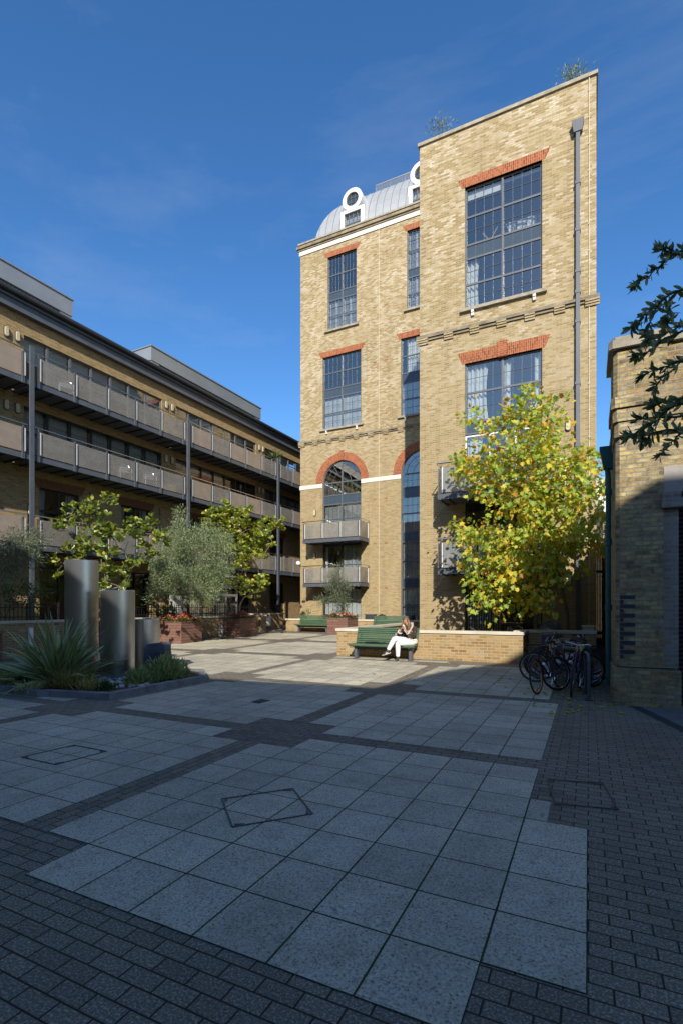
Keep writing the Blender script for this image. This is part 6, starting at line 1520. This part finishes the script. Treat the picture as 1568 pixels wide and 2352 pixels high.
# clothing
jk = [[('a', w(.095, .11, .585), (.17, .14)), ('b', w(.09, .11, .62), (.20, .165)), ('c', w(.07, .115, .74), (.185, .15)), ('d', w(.045, .10, .88), (.178, .14)), ('e', w(.03, .075, .99), (.14, .115)), ('f', w(.01, .055, 1.045), (.085, .08))],
      [('e', None, 0), ('rs', rs_ + Vector((-.02, 0, 0)), .085), ('re', re_ + Vector((0, .0, -.01)), .078), ('rw', rw_.lerp(re_, .22), .062)], [('e', None, 0), ('ls', ls_ + Vector((.02, 0, 0)), .085), ('le', le_, .080), ('lw', lw_.lerp(le_, .22), .064)]]
skel('jacket', jk, M['leather'], person)
m = MB()
def cuff(a, b, r): d = (b - a).normalized(); m.ring(a, d, r, .022, 20, 8)
cuff(rw_.lerp(re_, .20), re_, .055); cuff(lw_.lerp(le_, .20), le_, .057)
for s in (-1, 1):
    c0 = w(.01 + s * .02, .12, 1.06); m.tube([c0, w(.01 + s * .105, .09, 1.05), w(.01 + s * .125, -.02, 1.0), w(.02 + s * .085, -.085, .90), w(.045 + s * .03, -.085, .80)], [(.03, .05), (.035, .07), (.03, .075), (.025, .05), (.015, .02)], 10)
m.tube([w(.05, -.075, .80), w(.06, -.085, .70), w(.10, -.075, .615)], [.02, .022, .022], 8); m.tube([w(.075, -.07, .80), w(.12, -.075, .68), w(.19, -.04, .60), w(.27, .05, .585)], [.02, .023, .024, .024], 8)
m.tube([w(-.09, .05, .60), w(-.06, -.05, .605), w(.05, -.08, .615)], .02, 8); m.build('fleece_trim', M['fleece'], person, smooth=True)
m = MB(); m.ball(w(.09, .085, .565), .185, .17, .125, 24, 14)
for h, k, a in ((h1, k1, a1), (h2, k2, a2)):
    hh = h + Vector((0, .03, .0)); kn = k + Vector((0, -.02, .01)); e = k.lerp(a, .9)
    m.tube([hh, hh.lerp(kn, .3), hh.lerp(kn, .65), hh.lerp(kn, .9), kn + (e - kn) * .06 + Vector((0, -.015, 0)), kn.lerp(e, .2), kn.lerp(e, .5), kn.lerp(e, .8), e], [.105, .103, .092, .082, .078, .074, .07, .061, .057], 18)
m.build('trousers', M['denim'], person, smooth=True)
for a, tv in ((a1, Vector((-.78, -.56, -.28))), (a2, Vector((.32, -.93, -.16)))):
    tv.normalize(); sd = tv.cross(Vector((0, 0, 1))).normalized(); up = sd.cross(tv); hz = a + Vector((0, 0, -.055))
    m = MB(); m.tube([hz - tv * .07 + up * .01, hz - tv * .04 + up * .028, hz + up * .03, hz + tv * .07 + up * .012, hz + tv * .14 - up * .004, hz + tv * .178 - up * .012], [(.03, .036), (.046, .056), (.048, .054), (.046, .038), (.04, .027), (.016, .014)], 14); sh = m.build('shoe', M['shoe'], person, smooth=True)
    m = MB(); m.tube([hz - tv * .078 - up * .028, hz - tv * .03 - up * .03, hz + tv * .08 - up * .03, hz + tv * .15 - up * .03, hz + tv * .19 - up * .026], [(.03, .012), (.041, .013), (.045, .013), (.040, .013), (.012, .009)], 12); m.build('sole', M['sole'], sh, smooth=True)
    m = MB()
    for k in range(3):
        for s in (-1, 1): c = hz + tv * (.012 + .028 * k) + sd * (.043 * s) + up * .006; m.bar(c - up * .026 + tv * .008, c + up * .022 - tv * .006, .012, .006, sd)
    m.bar(hz + tv * .10 + up * .018 - sd * .03, hz + tv * .10 + up * .018 + sd * .03, .03, .01, up); m.build('stripe', M['white_plastic'], sh)
m = MB(); pc = (rp_ + lp_) / 2 + Vector((0, -.015, .012)); d = Vector((0, .5, .86)).normalized(); m.bar(pc - Vector((.04, 0, 0)), pc + Vector((.04, 0, 0)), .012, .14, d); ph = m.build('phone', M['black_metal'], None, bevel=.006); tag(ph, 'small dark phone held in both hands of the seated woman', 'phone')
# bag and folded tripod on the bench
m = MB(); bc = w(-.29, .06, .46); m.ball(bc + Vector((0, 0, .19)), .17, .12, .20, 20, 12, .03)
nt = NT('grey_woven_pattern'); ck = nt.new('ShaderNodeTexChecker'); ck.inputs['Scale'].default_value = 60; mp2 = nt.new('ShaderNodeMapping'); mp2.inputs['Rotation'].default_value = (0, R(45), .3); nt.l.new(nt.co.outputs['Object'], mp2.inputs[0]); nt.l.new(mp2.outputs[0], ck.inputs['Vector']); ck.inputs['Color1'].default_value = (.08, .075, .07, 1); ck.inputs['Color2'].default_value = (.42, .40, .37, 1); nt.base(ck.outputs[0]).rough(.7)
t = thing('handbag', 'slouchy grey patterned handbag on the bench beside the woman', 'bag', bc); m.build('body', nt.m, t, smooth=True)
m = MB(); m.tube([bc + Vector((-.08, 0, .36)), bc + Vector((-.04, .0, .44)), bc + Vector((.06, .02, .46)), bc + Vector((.12, .02, .38))], .012, 6); m.build('strap', M['leather'], t, smooth=True)
tz = BZ + .46; tx = BX - .62; t = thing('tripod', 'folded black camera tripod lying on the green bench seat', 'tripod', (tx, BY, tz))
for k in range(3):
    m = MB(); y = BY + .02 + .035 * (k % 2) + .01 * k; z = tz + .016 + .028 * (k // 2) + (.0 if k < 2 else .004); m.tube([(tx, y, z), (tx + .22, y, z), (tx + .23, y, z), (tx + .44, y, z)], [.011, .011, .016, .016], 8); m.build('leg', M['black_metal'], t, smooth=True)
m = MB(); m.tube([(tx + .44, BY + .04, tz + .025), (tx + .52, BY + .04, tz + .025)], .026, 10); m.ball((tx + .56, BY + .04, tz + .03), .03, .03, .03, 12, 8); m.bar((tx + .58, BY + .04, tz + .03), (tx + .66, BY + .02, tz + .045), .05, .03); m.build('head', M['black_metal'], t, smooth=True)
